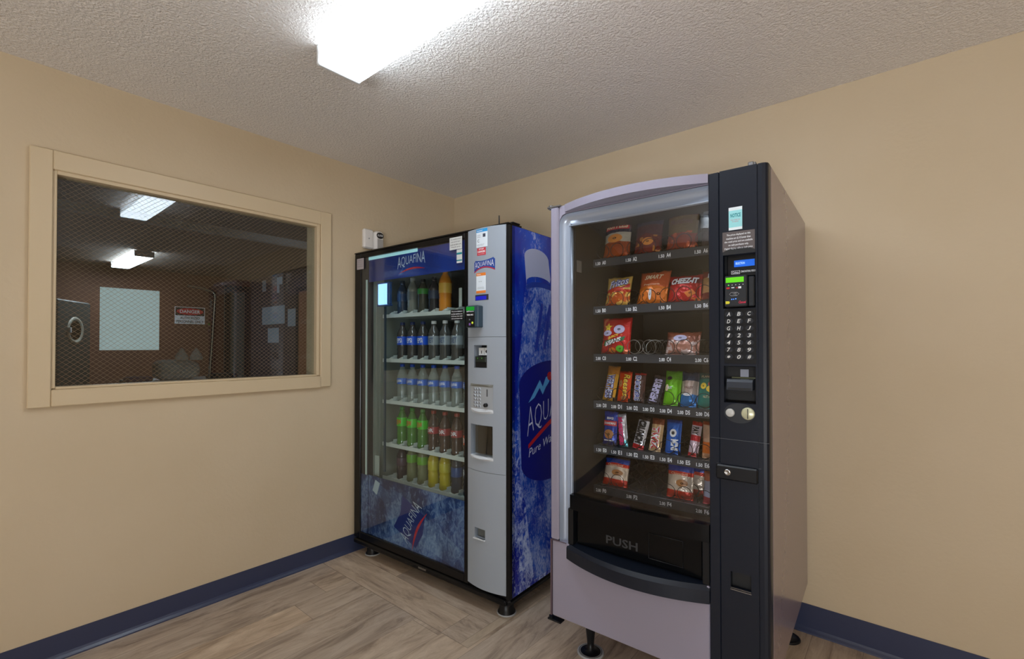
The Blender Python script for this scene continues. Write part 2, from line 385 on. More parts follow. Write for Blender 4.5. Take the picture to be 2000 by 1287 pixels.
# window in the left wall
win = bpy.data.objects.new('window_1', None); C.objects.link(win); win.location = (0, -1.63, 1.53)
struct(win, 'wide interior window with wired glass in tan trim on the left wall')
def wchild(mb, name, m, label=None):
    o = mb.build(name, m, win, label); o.matrix_parent_inverse = Matrix.Translation((0, 1.63, -1.53)); return o
TY0, TY1, TZ0, TZ1 = -2.252, -1.001, 1.015, 2.041
fr = MB()
fr.box(0.0005, TY0, TZ0, .020, WY0+.004, TZ1, .003)                      # left casing
fr.box(0.0005, WY1+.016, TZ0+.006, .020, TY1, TZ1, .003)                 # right casing
fr.box(0.0005, WY0+.0045, WZ1-.002, .020, WY1+.0155, TZ1, .003)          # head casing
fr.box(0.0005, WY0+.0045, TZ0+.002, .024, WY1+.0155, WZ0-.004, .003)     # sill piece
wchild(fr, 'window_frame', M_trim)
st = MB()
t = .017
st.box(-.05, WY0, WZ0, .010, WY0+t, WZ1, .002).box(-.05, WY1-.004, WZ0, .010, WY1+.014, WZ1, .002)
st.box(-.05, WY0+t, WZ1-t, .010, WY1-.004, WZ1, .002).box(-.05, WY0+t, WZ0-.004, .012, WY1-.004, WZ0+.006, .002)
wchild(st, 'glazing_bead', M_trim)
wchild(MB().box(-.026, WY0+.006, WZ0, -.020, WY1-.001, WZ1-.01), 'pane', glass_mat('wired_glass', (.93, .97, .97, 1), .05))
wm = MB(); dy, dz = .0235, .0195
gy0, gy1, gz0, gz1 = WY0+t, WY1-.004, WZ0+.006, WZ1-t
def clipseg(p, q):
    t0, t1 = 0., 1.; d = (q[0]-p[0], q[1]-p[1])
    for k, lo, hi in ((0, gy0, gy1), (1, gz0, gz1)):
        a, b = (lo-p[k])/d[k], (hi-p[k])/d[k]
        if a > b: a, b = b, a
        t0 = max(t0, a); t1 = min(t1, b)
    if t1-t0 < 1e-4: return None
    return (p[0]+d[0]*t0, p[1]+d[1]*t0), (p[0]+d[0]*t1, p[1]+d[1]*t1)
sl = dz/dy; Wd = gy1-gy0; Hd = gz1-gz0
for sgn in (1, -1):
    for k in range(-int(Hd/dz)-90, int(Hd/dz)+90):
        z = gz0 + k*dz
        s_ = clipseg((gy0-.001, z), (gy1+.001, z+sgn*sl*(Wd+.002)))
        if not s_: continue
        (ya, za), (yb, zb) = s_
        nx = Vector((0, -(zb-za), yb-ya)).normalized()*.00042
        for xx in (-.0195,):
            wm.add([(xx, ya-nx.y, za-nx.z), (xx, yb-nx.y, zb-nx.z), (xx, yb+nx.y, zb+nx.z), (xx, ya+nx.y, za+nx.z),
                    (xx+.0006, ya, za), (xx+.0006, yb, zb)], [(0,1,5,4), (4,5,2,3), (3,2,1,0)])
wchild(wm, 'wire_mesh', mat('wire_mesh', srgb(176, 150, 118), .5, .3), 'fine diamond wire mesh inside the glass')
tag(MB().box(-.0285, -2.033, 1.240, -.0268, -1.823, 1.512).build('paper_sheet', mat('paper', srgb(206, 226, 232), .8)),
    'blank pale blue paper sheet taped behind the wired window glass', 'paper')

# ------------------------------------------------------------------ ceiling light
def lamp_mat(name, s):
    m = bpy.data.materials.new(name); m.use_nodes = True; nt = m.node_tree; L = nt.links.new; N = nt.nodes.new
    p = nt.nodes['Principled BSDF']; p.inputs['Base Color'].default_value = (.8, .8, .8, 1); p.inputs['Roughness'].default_value = .3
    p.inputs['Emission Color'].default_value = (.80, .90, 1.0, 1); p.inputs['Emission Strength'].default_value = s
    tc = N('ShaderNodeTexCoord'); wv = N('ShaderNodeTexWave'); wv.inputs['Scale'].default_value = 60; wv.bands_direction = 'X'; L(tc.outputs['Object'], wv.inputs['Vector'])
    mr = N('ShaderNodeMapRange'); mr.inputs[3].default_value = s*.93; mr.inputs[4].default_value = s*1.07; L(wv.outputs[0], mr.inputs[0]); 
    # the tubes stop short of the fixture's ends, so the diffuser dims there
    sp = N('ShaderNodeSeparateXYZ'); L(tc.outputs['Object'], sp.inputs[0])
    ed = N('ShaderNodeMapRange'); ed.interpolation_type = 'SMOOTHSTEP'; ed.inputs[1].default_value = .0; ed.inputs[2].default_value = .11; ed.inputs[3].default_value = .055; ed.inputs[4].default_value = 1.0
    L(sp.outputs[0], ed.inputs[0]); mu = N('ShaderNodeMath'); mu.operation = 'MULTIPLY'; L(mr.outputs[0], mu.inputs[0]); L(ed.outputs[0], mu.inputs[1])
    L(mu.outputs[0], p.inputs['Emission Strength'])
    return m
M_lamp = lamp_mat('lit_diffuser', LAMP)
M_lampfill = lamp_mat('fill_diffuser_rear', LAMP_FILL)
M_lampb = lamp_mat('lit_diffuser_back_room', LAMP_BACK)
M_lampside = lamp_mat('lit_diffuser_side', LAMP*.4)
M_house = mat('white_enamel', srgb(225, 228, 230), .35)
def fixture(loc, L, label, lm, W=.178, Dp=.075):
    t = thing('ceiling_light', label, 'light', loc, 0, 'fluorescent ceiling lights')
    y = W/2
    MB().box(.01, -y+.022, -.022, L-.01, y-.022, -.0005, .002).build('housing', M_house, t)
    for x0 in (0, L-.009):
        MB().prism([(-y, -Dp+.006), (-y+.006, -Dp), (y-.006, -Dp), (y, -Dp+.006), (y, -.004), (-y, -.004)], x0, x0+.009, 'x').build('end_cap', M_house, t)
    prof = [(-y+.002, -Dp+.022), (-y+.002, -Dp+.009), (-y+.006, -Dp+.003), (y-.006, -Dp+.003), (y-.002, -Dp+.009), (y-.002, -Dp+.022)]
    for sy in (-1, 1): MB().box(.0095, sy*(y-.002), -Dp+.0225, L-.0095, sy*(y-.006), -.0225).build('diffuser_side', M_lampside, t, 'ribbed upright side of the diffuser')
    MB().prism(prof, .0095, L-.0095, 'x').build('diffuser', lm, t, 'glowing ribbed white diffuser')
    return t
fixture((.952, -1.488, CH), 1.245, 'long white fluorescent light glowing on the ceiling above the vending machines', M_lamp)
fixture((2.3, -3.7, CH), 1.245, 'added unseen fluorescent fill light on the ceiling behind the viewpoint', M_lampfill)
fixture((-5.46, -1.0, CH), 1.25, 'small bright fluorescent light seen through the wired window', M_lampb, .19)

# ------------------------------------------------------------------ room beyond the window
M_bw = wall_mat('red_brown_wall', srgb(98, 64, 52), srgb(112, 74, 56))
M_bside = wall_mat('brown_side_wall', srgb(96, 84, 82), srgb(108, 94, 90))
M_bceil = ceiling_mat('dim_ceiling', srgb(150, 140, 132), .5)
BY = .8; BX = -5.9
struct(MB().box(BX, RY, -.06, -.12, BY, 0).build('floor', mat('dark_floor', srgb(88, 76, 68), .5)))
struct(MB().box(BX, RY, CH, -.12, BY, CH+.06).build('ceiling', M_bceil))
struct(MB().box(BX-.1, RY-.1, 0, BX, BY+.1, CH).build('wall_far', M_bw))
struct(MB().box(BX, BY, 0, -.12, BY+.1, CH).build('wall_side', M_bside))
struct(MB().box(BX, RY-.1, 0, -.12, RY, CH).build('wall_near', M_bside))
struct(MB().box(-2.36, RY, CH-.075, -2.30, BY, CH-.0005, .004).build('trim_1', mat('grey_trim', srgb(215, 222, 235), .5)))
struct(MB().box(-.16, 0, 0, -.12, BY, CH).build('wall_stub', M_bside))
# dark doorway on the far wall
dr = bpy.data.objects.new('door_1', None); C.objects.link(dr); dr.location = (BX, .5, 0); struct(dr)
MB().box(.0, -.02, 0, .03, .20, 2.15, .004).build('door_leaf', mat('grey_green_door', srgb(104, 108, 98), .5), dr)
MB().box(.0, -.10, 0, .05, -.02, 2.24, .004).box(.0, .20, 0, .05, .28, 2.24, .004).box(.0, -.10, 2.16, .05, .28, 2.25, .004).build('door_frame', mat('dark_door_frame', srgb(38, 32, 32), .5), dr)
# wooden door edge on the side wall
dr2 = bpy.data.objects.new('door_2', None); C.objects.link(dr2); dr2.location = (-4.09, BY, 0); struct(dr2)
MB().box(0, -.035, 0, .60, -.0005, 2.04, .003).build('door_leaf', mat('orange_wood_door', srgb(176, 120, 84), .45), dr2)
MB().box(-.07, -.045, 0, 0, -.0005, 2.11, .003).box(.60, -.045, 0, .67, -.0005, 2.11, .003).box(0, -.045, 2.04, .60, -.0005, 2.11, .003).build('door_frame', mat('dark_door_frame', srgb(38, 32, 32), .5), dr2)
# danger sign
sg = thing('danger_sign', 'red, black and white danger sign on the brown wall beyond the wired window', 'sign', (BX, 0, 1.60))
PX = lambda u, v, n: (n, u, v)
MB().box(.0005, -.27, 0, .006, .13, .26).build('sign_board', M_print_white, sg)
MB().flat([(-.262, .128), (.122, .128), (.122, .252), (-.262, .252)], PX, .0066).build('black_band', M_print_black, sg)
el = [(-.07+.18*math.cos(a), .19+.052*math.sin(a)) for a in [k*math.pi/14 for k in range(28)]]
MB().flat(el, PX, .0072).build('red_oval', M_print_red, sg)
MB().text('DANGER', PX, -.205, .165, .065, .215, .008, .02).build('lettering', M_print_white, sg)
MB().text('AUTHORIZED', PX, -.20, .072, .06, .112, .0075, .02).text('PERSONNEL ONLY', PX, -.25, .015, .11, .055, .0075, .02).build('small_lettering', M_print_black, sg)
# papers pinned on the side wall
M_paper = mat('pinned_paper', srgb(168, 180, 190), .8)
def paper(x0, x1, z0, z1, label):
    tag(MB().box(x0, BY-.003, z0, x1, BY-.0005, z1).build('paper_notice', M_paper), label, 'paper', 'papers pinned on the wall beyond the window')
paper(-5.41, -4.60, 1.60, 1.88, 'wide pale notice on the dark wall seen through the window, widest of the notices')
paper(-4.50, -4.17, 1.55, 1.81, 'pale notice beside the orange door seen through the window')
paper(-5.19, -4.80, 1.31, 1.54, 'small pale notice under the widest notice beyond the window')
paper(-5.41, -5.27, 2.14, 2.32, 'narrow pale slip near the ceiling beyond the window, beside the doorway corner')
paper(-4.87, -4.69, 2.205, 2.32, 'upper small square slip above the widest notice beyond the window')
paper(-4.87, -4.79, 2.08, 2.20, 'tiny strip just above the widest notice beyond the window')
# machine with a round door, dark
dy_ = thing('tumble_dryer', 'dark dryer with a pale round door ring, far left beyond the wired window', 'dryer', (-4.96, -1.81, 0), math.radians(57))
MB().box(-.35, -.35, 0, .35, .30, 1.78, .015).build('cabinet', mat('dark_teal_enamel', srgb(50, 58, 58), .4), dy_)
MB().lathe([(.115, 0), (.13, .012), (.145, .012), (.155, 0)], 28, (.352, -.02, 1.44), 'x').build('door_ring', mat('pale_ring', srgb(172, 172, 158), .4), dy_)
MB().lathe([(.0, .004), (.112, .004)], 24, (.352, -.02, 1.44), 'x').build('door_glass', M_blackgloss, dy_)
MB().box(.352, -.175, 1.41, .385, -.15, 1.47, .004).build('handle', M_white, dy_)
# linen table with piled white goods and a hanging rail
tb = thing('laundry_table', 'pale table holding white linens beyond the wired window', 'table', (-2.05, -1.18, 0))
M_tab = mat('pale_laminate', srgb(190, 196, 202), .5)
MB().box(-.32, -.37, .945, .22, .36, .980, .006).build('table_top', M_tab, tb)
for sx in (-.28, .18):
    for sy in (-.33, .32): MB().box(sx-.02, sy-.02, 0, sx+.02, sy+.02, .944).build('leg', M_steel, tb)
M_linen = mat('white_linen', srgb(225, 228, 232), .9, bump=.5, bscale=25)
def lump(sx, sy, sz, seed, pk=None):
    m = MB(); n, k = 22, 12; vs = []; fs = []
    for j in range(k+1):
        ph = math.pi*j/k-math.pi/2
        for i in range(n):
            th = 2*math.pi*i/n
            ex = lambda c_: math.copysign(abs(c_)**.55, c_)
            x = sx*ex(math.cos(ph))*ex(math.cos(th)); y = sy*ex(math.cos(ph))*ex(math.sin(th)); z = sz*(ex(math.sin(ph))+1)
            d = 1+.10*noise.noise(Vector((x*9+seed, y*9, z*9)))
            vs.append((x*d, y*d, z*d if z > .01 else 0))
    for j in range(k):
        for i in range(n): fs.append([j*n+i, j*n+(i+1) % n, (j+1)*n+(i+1) % n, (j+1)*n+i])
    return m.add(vs, fs, True)
o = tag(lump(.12, .15, .080, 1.3).build('linen_pile', M_linen), 'low pile of white linens on the pale table beyond the window', 'linen'); o.location = (-2.02, -1.245, .981)
for i, (yy, lab) in enumerate(((-1.21, 'left of two white peaked cloth bags on the linen pile beyond the window'), (-1.105, 'right of two white peaked cloth bags on the linen pile beyond the window'))):
    o = tag(MB().lathe([(.045, 0), (.048, .02), (.036, .05), (.02, .075), (.008, .095), (0, .1)], 16).build('cloth_bag', M_linen), lab, 'bag', 'white peaked cloth bags'); o.location = (-2.0, yy, 1.141)
o = tag(lump(.06, .09, .02, 4.1).build('folded_cloth', mat('purple_cloth', srgb(96, 70, 110), .9)), 'small purple cloth on the pale table beyond the window', 'cloth'); o.location = (-1.98, -1.50, .981)
o = tag(lump(.07, .12, .022, 7.7).build('folded_cloth', mat('dark_cloth', srgb(62, 62, 66), .9)), 'dark crumpled cloth at the right end of the pale table beyond the window', 'cloth'); o.location = (-1.95, -.93, .981)
cr = thing('garment_rail', 'bent chrome garment pole standing beyond the wired window', 'rail', (-1.80, -1.08, 0))
MB().tube([(0, -.04, .016), (0, -.01, .6), (0, .03, 1.3), (0, .05, 1.66), (0, .045, 1.69), (0, .03, 1.71), (-.01, -.05, 1.735), (-.02, -.14, 1.745)], .011, 10).build('pole', M_chrome, cr)
MB().lathe([(.13, 0), (.13, .015), (.03, .03)], 20, (0, -.04, 0)).build('base', M_steel, cr)

# ------------------------------------------------------------------ alarm box on the left wall
al = thing('door_alarm', 'small white alarm box on the left wall above the drink machine', 'alarm', (0, -.722, 1.865))
MB().box(.0005, -.068, .008, .032, .0, .130, .008).build('back_box', mat('ivory_plastic', srgb(236, 232, 228), .45), al)
MB().box(.0005, .001, .0, .050, .066, .125, .012).build('cover', mat('ivory_plastic', srgb(236, 232, 228), .45), al)
MB().box(.0505, .012, .012, .056, .056, .072, .004).build('speaker_grille', mat('grey_ivory', srgb(176, 172, 168), .5), al)
ring = [(.034+.026*math.cos(a), .096+.020*math.sin(a)) for a in [k*math.pi/12 for k in range(24)]]
MB().flat(ring, lambda u, v, n: (.0502+n, u, v), .001).build('round_label', M_print_black, al)
MB().text('ALARM', lambda u, v, n: (.0502+n, u, v), .014, .090, .054, .104, .002, .02).build('lettering', M_print_white, al)
MB().lathe([(.004, 0), (.003, .003), (0, .003)], 10, (.0325, -.034, .07), 'x').build('screw', M_steel, al)

# ================================================================== snack machine
SO = (1.557, -.940); ST = math.radians(2.2)
def SW(x, y, z): return (SO[0]+math.cos(ST)*x-math.sin(ST)*y, SO[1]+math.sin(ST)*x+math.cos(ST)*y, z)
sm = thing('snack_vending_machine', 'tall grey and black snack vending machine with a bowed visor, in front on the right', 'vending machine', SW(0, 0, 0), ST)
M_lav = mat('lavender_grey_enamel', srgb(150, 146, 164), .32, .15, coat=.2)
M_side = mat('taupe_enamel', srgb(140, 125, 132), .2, .0, spec=.5, coat=0)
M_silver = mat('silver_trim', srgb(172, 182, 198), .3, .35)
M_int = mat('dark_liner', srgb(40, 39, 37), .5)
M_shelf = mat('shelf_grey', srgb(50, 55, 62), .4)
SWD, SD, SZ0, SZ1 = .757, .885, .222, 1.80
F0 = .052                     # the door is this deep
# cabinet shell: side walls, top, bottom, back
cb = MB()
cb.box(SWD-.016, F0, SZ0, SWD, SD, SZ1, .003).box(0, F0, SZ0, .016, SD, SZ1, .003)
cb.box(.0165, F0, SZ1-.016, SWD-.0165, SD, SZ1, .002).box(.0165, SD-.016, SZ0, SWD-.0165, SD, SZ1-.017)
cb.box(.0165, F0, SZ0, SWD-.0165, SD-.017, SZ0+.02)
cb.build('cabinet', M_side, sm)
# inner liner
li = MB()
li.box(.082, .040, .60, .090, .70, 1.745).box(.625, .055, .60, .633, .70, 1.745)
li.box(.0905, .70, .60, .6245, .708, 1.745).box(.0905, .055, 1.745, .6245, .70, 1.752)
li.build('inner_liner', M_int, sm)
MB().prism([(.375,.69),(.46,.69),(.46,.699),(.375,.699)], 1.03, 1.70, 'z').build('back_duct', mat('duct_grey', srgb(70, 66, 60), .5), sm)
# door frame
def bow(x, b, x0=.064, x1=.590): 
    t = (x-x0)/(x1-x0); return -b*max(0, 1-(2*t-1)**2)
def bowed(x0, x1, yb, b, z0, z1, n=24, flat_ends=True):
    pts = [(x1, yb), (x0, yb)] + [(x0+(x1-x0)*i/n, bow(x0+(x1-x0)*i/n, b, x0, x1)) for i in range(n+1)]
    return pts
df = MB()
df.box(0, .0, .512, .036, F0-.001, 1.797, .006)                            # left stile
df.prism([(0+.006, 1.797), (.0365, 1.797), (.0365, 1.730), (.040, 1.748), (.050, 1.762), (.064, 1.767), (.590, 1.767), (.590, 1.775), (.064, 1.799)], .010, F0-.002, 'y')
df.build('door_frame', M_lav, sm)
pts = bowed(.066, .5895, F0-.003, .060, 0, 0)
v = MB(); n = len(pts)
v.prism(pts, 1.770, 1.7985, 'z')
v.build('visor', M_lav, sm)
# silver inner trim, swept round the rounded corner: profile (d inward, y)
path = [(.0365, .50), (.0365, 1.45), (.0365, 1.725)] + [(.0365+.04*(1-math.cos(a)), 1.725+.04*math.sin(a)) for a in [k*math.pi/16 for k in range(1, 9)]] + [(.30, 1.765), (.5895, 1.765)]
prof = [(0, .010), (.004, .022), (.012, .031), (.024, .032), (.036, .027), (.046, .018), (.050, .012), (.0505, .030)]
vs = []; fs = []
for k, p in enumerate(path):
    a = path[max(k-1, 0)]; b = path[min(k+1, len(path)-1)]; tx, tz = b[0]-a[0], b[1]-a[1]; l = math.hypot(tx, tz); nx, nz = tz/l, -tx/l
    for d, y in prof: vs.append((p[0]+nx*d, y, p[1]+nz*d))
m_ = len(prof)
for k in range(len(path)-1):
    for i in range(m_-1): fs.append([k*m_+i, k*m_+i+1, (k+1)*m_+i+1, (k+1)*m_+i])
MB().add(vs, fs, True).build('silver_trim', M_silver, sm)
# glass
gp = [(.088+(.590-.088)*i/20, .012+bow(.088+(.590-.088)*i/20, .022, .088, .590)) for i in range(21)]
gl = MB(); gl.add([(x, y, .700) for x, y in gp]+[(x, y, 1.7145) for x, y in gp], [[i, i+1, 22+i, 21+i] for i in range(20)], True)
gl.add([(x, y+.004, .700) for x, y in gp]+[(x, y+.004, 1.7145) for x, y in gp], [[i, i+1, 22+i, 21+i] for i in range(20)], True)
gl.build('front_glass', glass_mat('smoked_front_glass', (.95, .96, .965, 1), .045), sm)
# delivery section
MB().prism(bowed(.0875, .5885, .030, .026, 0, 0), .646, .6995, 'z').build('upper_tray_band', M_blackgloss, sm)
tb_ = MB()
tb_.box(.076, .004, .5105, .098, .0345, .6455, .002).box(.566, .004, .5105, .5885, .0345, .6455, .002)
tb_.box(.0985, .035, .470, .5655, .0375, .66)
tb_.build('tray_surround', M_black, sm)
MB().box(.103, .024, .514, .5615, .034, .643, .003).build('delivery_flap', M_blackgloss, sm)
MB().text('PUSH', front(.024), .225, .545, .345, .575, .0006, .02).build('embossed_lettering', mat('faint_print', srgb(56, 58, 62), .4), sm)
MB().tube([(.385, .023, .535), (.50, .023, .535), (.50, .023, .62), (.385, .023, .62)], .0012, 5, True).build('flap_outline', mat('faint_print', srgb(56, 58, 62), .4), sm)
lip = MB(); pl_ = bowed(.072, .5885, .034, .062, 0, 0)
lip.prism(pl_, .4555, .497, 'z')
n = len(pl_)
lip2 = [(x, y*.86+.0) for x, y in pl_]
lip.add([(x, y, .4972) for x, y in pl_]+[(x, y if i < 2 else y+.012, .5095) for i, (x, y) in enumerate(pl_)], [[i, (i+1) % n, n+(i+1) % n, n+i] for i in range(n)]+[list(range(n, 2*n))], False)
lip.build('tray_lip', M_navyblack, sm)
# lower panel
lp = MB(); lp.box(.006, .004, SZ0-.002, .5885, F0-.001, .5085, .003)
lp.build('lower_panel', M_lav, sm)
MB().box(.0, .0, SZ0-.002, .0055, F0-.001, .5105).box(.0, .0, .5095, .071, .0025, .5125).build('panel_edge', mat('brown_edge', srgb(92, 76, 84), .4), sm)
for z in (SZ0-.024, SZ1-.004):
    MB().box(-.014, .0, z, .045, .03, z+.006, .001).lathe([(.010, 0), (.010, .014)], 12, (-.004, .014, z-.002)).build('hinge', M_steel if z > 1 else M_black, sm)
# black control column, with two vertical grooves
cc = MB()
def recess_col(m, x0, x1, y0, y1, z0, z1, holes):
    """front slab cut by rectangular holes (zl,zh,xl,xh)"""
    holes = sorted(holes); z = z0
    for zl, zh, xl, xh in holes:
        m.box(x0, y0, z, x1, y1, zl); m.box(x0, y0, zl, xl, y1, zh); m.box(xh, y0, zl, x1, y1, zh); z = zh
    m.box(x0, y0, z, x1, y1, z1)
holes = [(.527, .577, .650, .707), (1.086, 1.197, .634, .722), (1.372, 1.535, .633, .723)]
recess_col(cc, .624, .728, .000, .020, SZ0-.01, 1.797, holes)
cc.box(.5905, .0015, SZ0-.01, .6215, .048, 1.797, .002)
cc.box(.6215, .006, SZ0-.01, .624, .020, 1.797).box(.728, .006, SZ0-.01, .7305, .020, 1.797)
cc.prism([(.7305, .048), (.7305, .001), (.742, .001), (.750, .004), (.755, .010), (.757, .018), (.757, .048)], SZ0-.01, 1.797, 'z')
cc.build('control_column', M_navyblack, sm)
rb = MB()
rb.box(.6215, .0205, SZ0-.009, .7305, .048, .505)      # blocks behind, with pockets in front of them
rb.box(.6215, .0405, .505, .7305, .048, .60).box(.6215, .0205, .60, .7305, .048, 1.07).box(.6215, .044, 1.07, .7305, .048, 1.21).box(.6215, .0205, 1.21, .7305, .048, 1.36).box(.6215, .044, 1.36, .7305, .048, 1.56).box(.6215, .0205, 1.56, .7305, .048, 1.795)
rb.build('column_backing', M_dark, sm)
MB().box(.5905, -.0005, .974, .757, .0, .9755).box(.612, .0008, .897, .735, .0016, .8985).build('column_seam', mat('seam_grey', srgb(70, 74, 80), .4), sm)
MB().prism([(.633, 1.536), (.723, 1.536), (.723, 1.545), (.705, 1.553), (.678, 1.557), (.650, 1.553), (.633, 1.545)], -.0012, -.0002, 'y').build('arched_top', M_dark, sm)
P = front(0)
# stickers
MB().flat([(.650, 1.610), (.688, 1.610), (.688, 1.679), (.650, 1.679)], P).build('notice_sticker', mat('sticker_white', srgb(222, 232, 236), .5), sm, 'white and teal sticker')
tm = MB().flat([(.650, 1.618), (.688, 1.618), (.688, 1.669), (.650, 1.669)], P, .0009)
tm.build('teal_field', mat('teal_print_pale', srgb(150, 214, 218), .5), sm)
MB().text('NOTICE', P, .655, 1.648, .684, 1.660, .0014, .03).build('teal_lettering', mat('teal_print', srgb(20, 130, 140), .5), sm)
MB().text('Exact change may\nbe required', P, .656, 1.632, .682, 1.643, .0014).build('red_lettering', mat('faded_red_print', srgb(205, 120, 130), .5), sm)
MB().flat([(.632, 1.546), (.722, 1.544), (.722, 1.604), (.632, 1.606)], P).build('price_notice', mat('notice_taupe', srgb(92, 84, 84), .4), sm, 'taupe notice with white text')
tx = MB()
for k, ln in enumerate(('The prices displayed on this', 'machine are $.10 lower than', 'the retail price and are available', 'on cash purchases only.', 'Digital display reflects cash price')):
    w_ = (.066, .068, .078, .056, .078)[k]; zc = 1.595-k*.0103
    tx.text(ln, P, .677-w_/2, zc-.0035, .677+w_/2, zc+.0035, .0012, .012)
tx.build('notice_lettering', M_print_white, sm)
# display and card reader in the tall pocket
MB().box(.640, .022, 1.470, .722, .040, 1.540, .002).build('display_housing', M_black, sm)
MB().box(.660, .0205, 1.500, .717, .0218, 1.520).build('blue_display', mat('blue_lcd', srgb(20, 80, 170), .3, emit=srgb(20, 90, 200), es=.9), sm)
MB().text('SELECTION', front(.0205), .664, 1.507, .690, 1.514, .0006, .02).build('display_text', mat('lcd_text', srgb(190, 215, 250), .4, emit=srgb(150, 200, 255), es=.8), sm)
bx_ = MB(); P2 = front(.0215)
for a, b in (((.652, 1.478), (.676, 1.479)), ((.652, 1.488), (.676, 1.489)), ((.652, 1.478), (.653, 1.489)), ((.675, 1.478), (.676, 1.489))): bx_.box(a[0], .0208, a[1], b[0], .0214, b[1])
bx_.text('Coinco', P2, .655, 1.480, .673, 1.487, .0006, .02).text('CRANE NATIONAL VENDORS', P2, .679, 1.482, .722, 1.488, .0006, .01)
bx_.build('maker_lettering', M_print_white, sm)
cr_ = MB().box(.640, -.014, 1.376, .7025, .018, 1.470, .003).box(.703, -.004, 1.376, .720, .022, 1.466, .003)
cr_.build('card_reader', mat('reader_black', srgb(36, 40, 46), .35), sm)
P3 = front(-.014)
MB().box(.644, -.0150, 1.449, .694, -.0142, 1.4645).build('green_display', mat('green_lcd', srgb(90, 180, 30), .3, emit=srgb(90, 200, 20), es=.55), sm)
cm = MB()
for k, xx in enumerate((.652, .662, .672, .682, .692)): cm.lathe([(.0012, -.0150), (.0012, -.0144)], 8, (xx, 0, 1.4415), 'y')
cm.box(.660, -.0150, 1.432, .668, -.0144, 1.4345).box(.679, -.0150, 1.430, .687, -.0144, 1.436)
cm.tube([(.654, -.0148, 1.414), (.6595, -.0148, 1.419), (.6755, -.0148, 1.419), (.681, -.0148, 1.414), (.6755, -.0148, 1.409), (.6595, -.0148, 1.409)], .0004, 4, True)
for k in range(3):
    cm.tube([(.665+k*.0035, -.0148, 1.4145+(.0012+.0012*k)*s__) for s__ in (-1, -.5)]+[(.6662+k*.0035, -.0148, 1.4145)]+[(.665+k*.0035, -.0148, 1.4145+(.0012+.0012*k)*s__) for s__ in (.5, 1)], .0004, 4)
cm.build('reader_symbols', M_print_white, sm)
MB().lathe([(.0014, -.0153), (.0014, -.0144)], 8, (.652, 0, 1.4415), 'y').build('green_light', mat('green_led', srgb(90, 230, 60), .3, emit=srgb(80, 255, 60), es=2), sm)
MB().box(.646, -.0150, 1.430, .655, -.0144, 1.435).text('VISA', P3, .672, 1.4305, .678, 1.4345, .001, .03).build('card_logos', M_print_red, sm)
MB().lathe([(.0012, -.0153), (.0012, -.0144)], 8, (.661, 0, 1.3985), 'y').lathe([(.0012, -.0153), (.0012, -.0144)], 8, (.666, 0, 1.3985), 'y').lathe([(.0014, -.0153), (.0014, -.0144)], 8, (.672, 0, 1.3995), 'y').build('blue_light', mat('blue_led', srgb(60, 110, 255), .3, emit=srgb(60, 120, 255), es=4), sm)
MB().prism([(.6435+.008*(1 if abs(a) < 1.6 else 0)+.0035*math.cos(a), 1.389+.0042*math.sin(a)) for a in [k*math.pi/8 for k in range(-3, 4)]]+[(.6435-.001, 1.3932), (.6435-.001, 1.3848)][0:0]+[(.6435, 1.3932), (.6435, 1.3848)], -.0150, -.0144, 'y').build('yellow_button', mat('yellow_print', srgb(214, 204, 50), .4), sm)
MB().text('Cancel', P3, .680, 1.385, .7005, 1.393, .001, .03, .3).build('red_lettering', mat('pinkred_print', srgb(205, 50, 80), .4), sm)
# keypad
MB().box(.636, -.0010, 1.205, .724, -.0001, 1.368, .0004).build('keypad_plate', M_black, sm)
keys = ['ABC', 'DEF', 'GHJ', '123', '456', '789', '*0#']
for r_ in range(7):
    for c_ in range(3):
        kx, kz = .6495+c_*.0285, 1.3545-r_*.0215
        kk = MB(); ring_ = [(.0112*math.cos(a), .0088*math.sin(a)) for a in [q*math.pi/10 for q in range(20)]]
        kk.prism([(kx+a, kz+b) for a, b in ring_], -.0040, -.0011, 'y'); kk.prism([(kx+a*.82, kz+b*.82) for a, b in ring_], -.0055, -.0040, 'y')
        ko = kk.build('key', mat('key_black', srgb(34, 38, 46), .3), sm)
        MB().text(keys[r_][c_], front(-.0055), kx-.0050, kz-(.0058 if keys[r_][c_] != '*' else .0045), kx+.0050, kz+(.0058 if keys[r_][c_] != '*' else .0045), .0004, .015, .2).build('key_lettering', mat('key_print', srgb(206, 206, 204), .5), ko)
# bill acceptor in its pocket
bl = MB().box(.636, .036, 1.090, .720, .0435, 1.194)
bl.build('acceptor_pocket', M_dark, sm)
MB().prism([(-.006, 1.126), (-.006, 1.150), (.000, 1.157), (.030, 1.160), (.030, 1.126)], .643, .714, 'x').build('bill_acceptor', mat('acceptor_grey', srgb(52, 58, 68), .25), sm)
MB().box(.646, -.0066, 1.1275, .711, -.0061, 1.1325).build('bill_slot', M_dark, sm)
MB().box(.674, .030, 1.164, .697, .034, 1.187).build('lit_window', mat('frosted_window', srgb(150, 156, 172), .3), sm)
MB().box(.650, .028, 1.160, .716, .030, 1.163).build('acceptor_line', mat('olive_line', srgb(120, 126, 96), .5), sm)
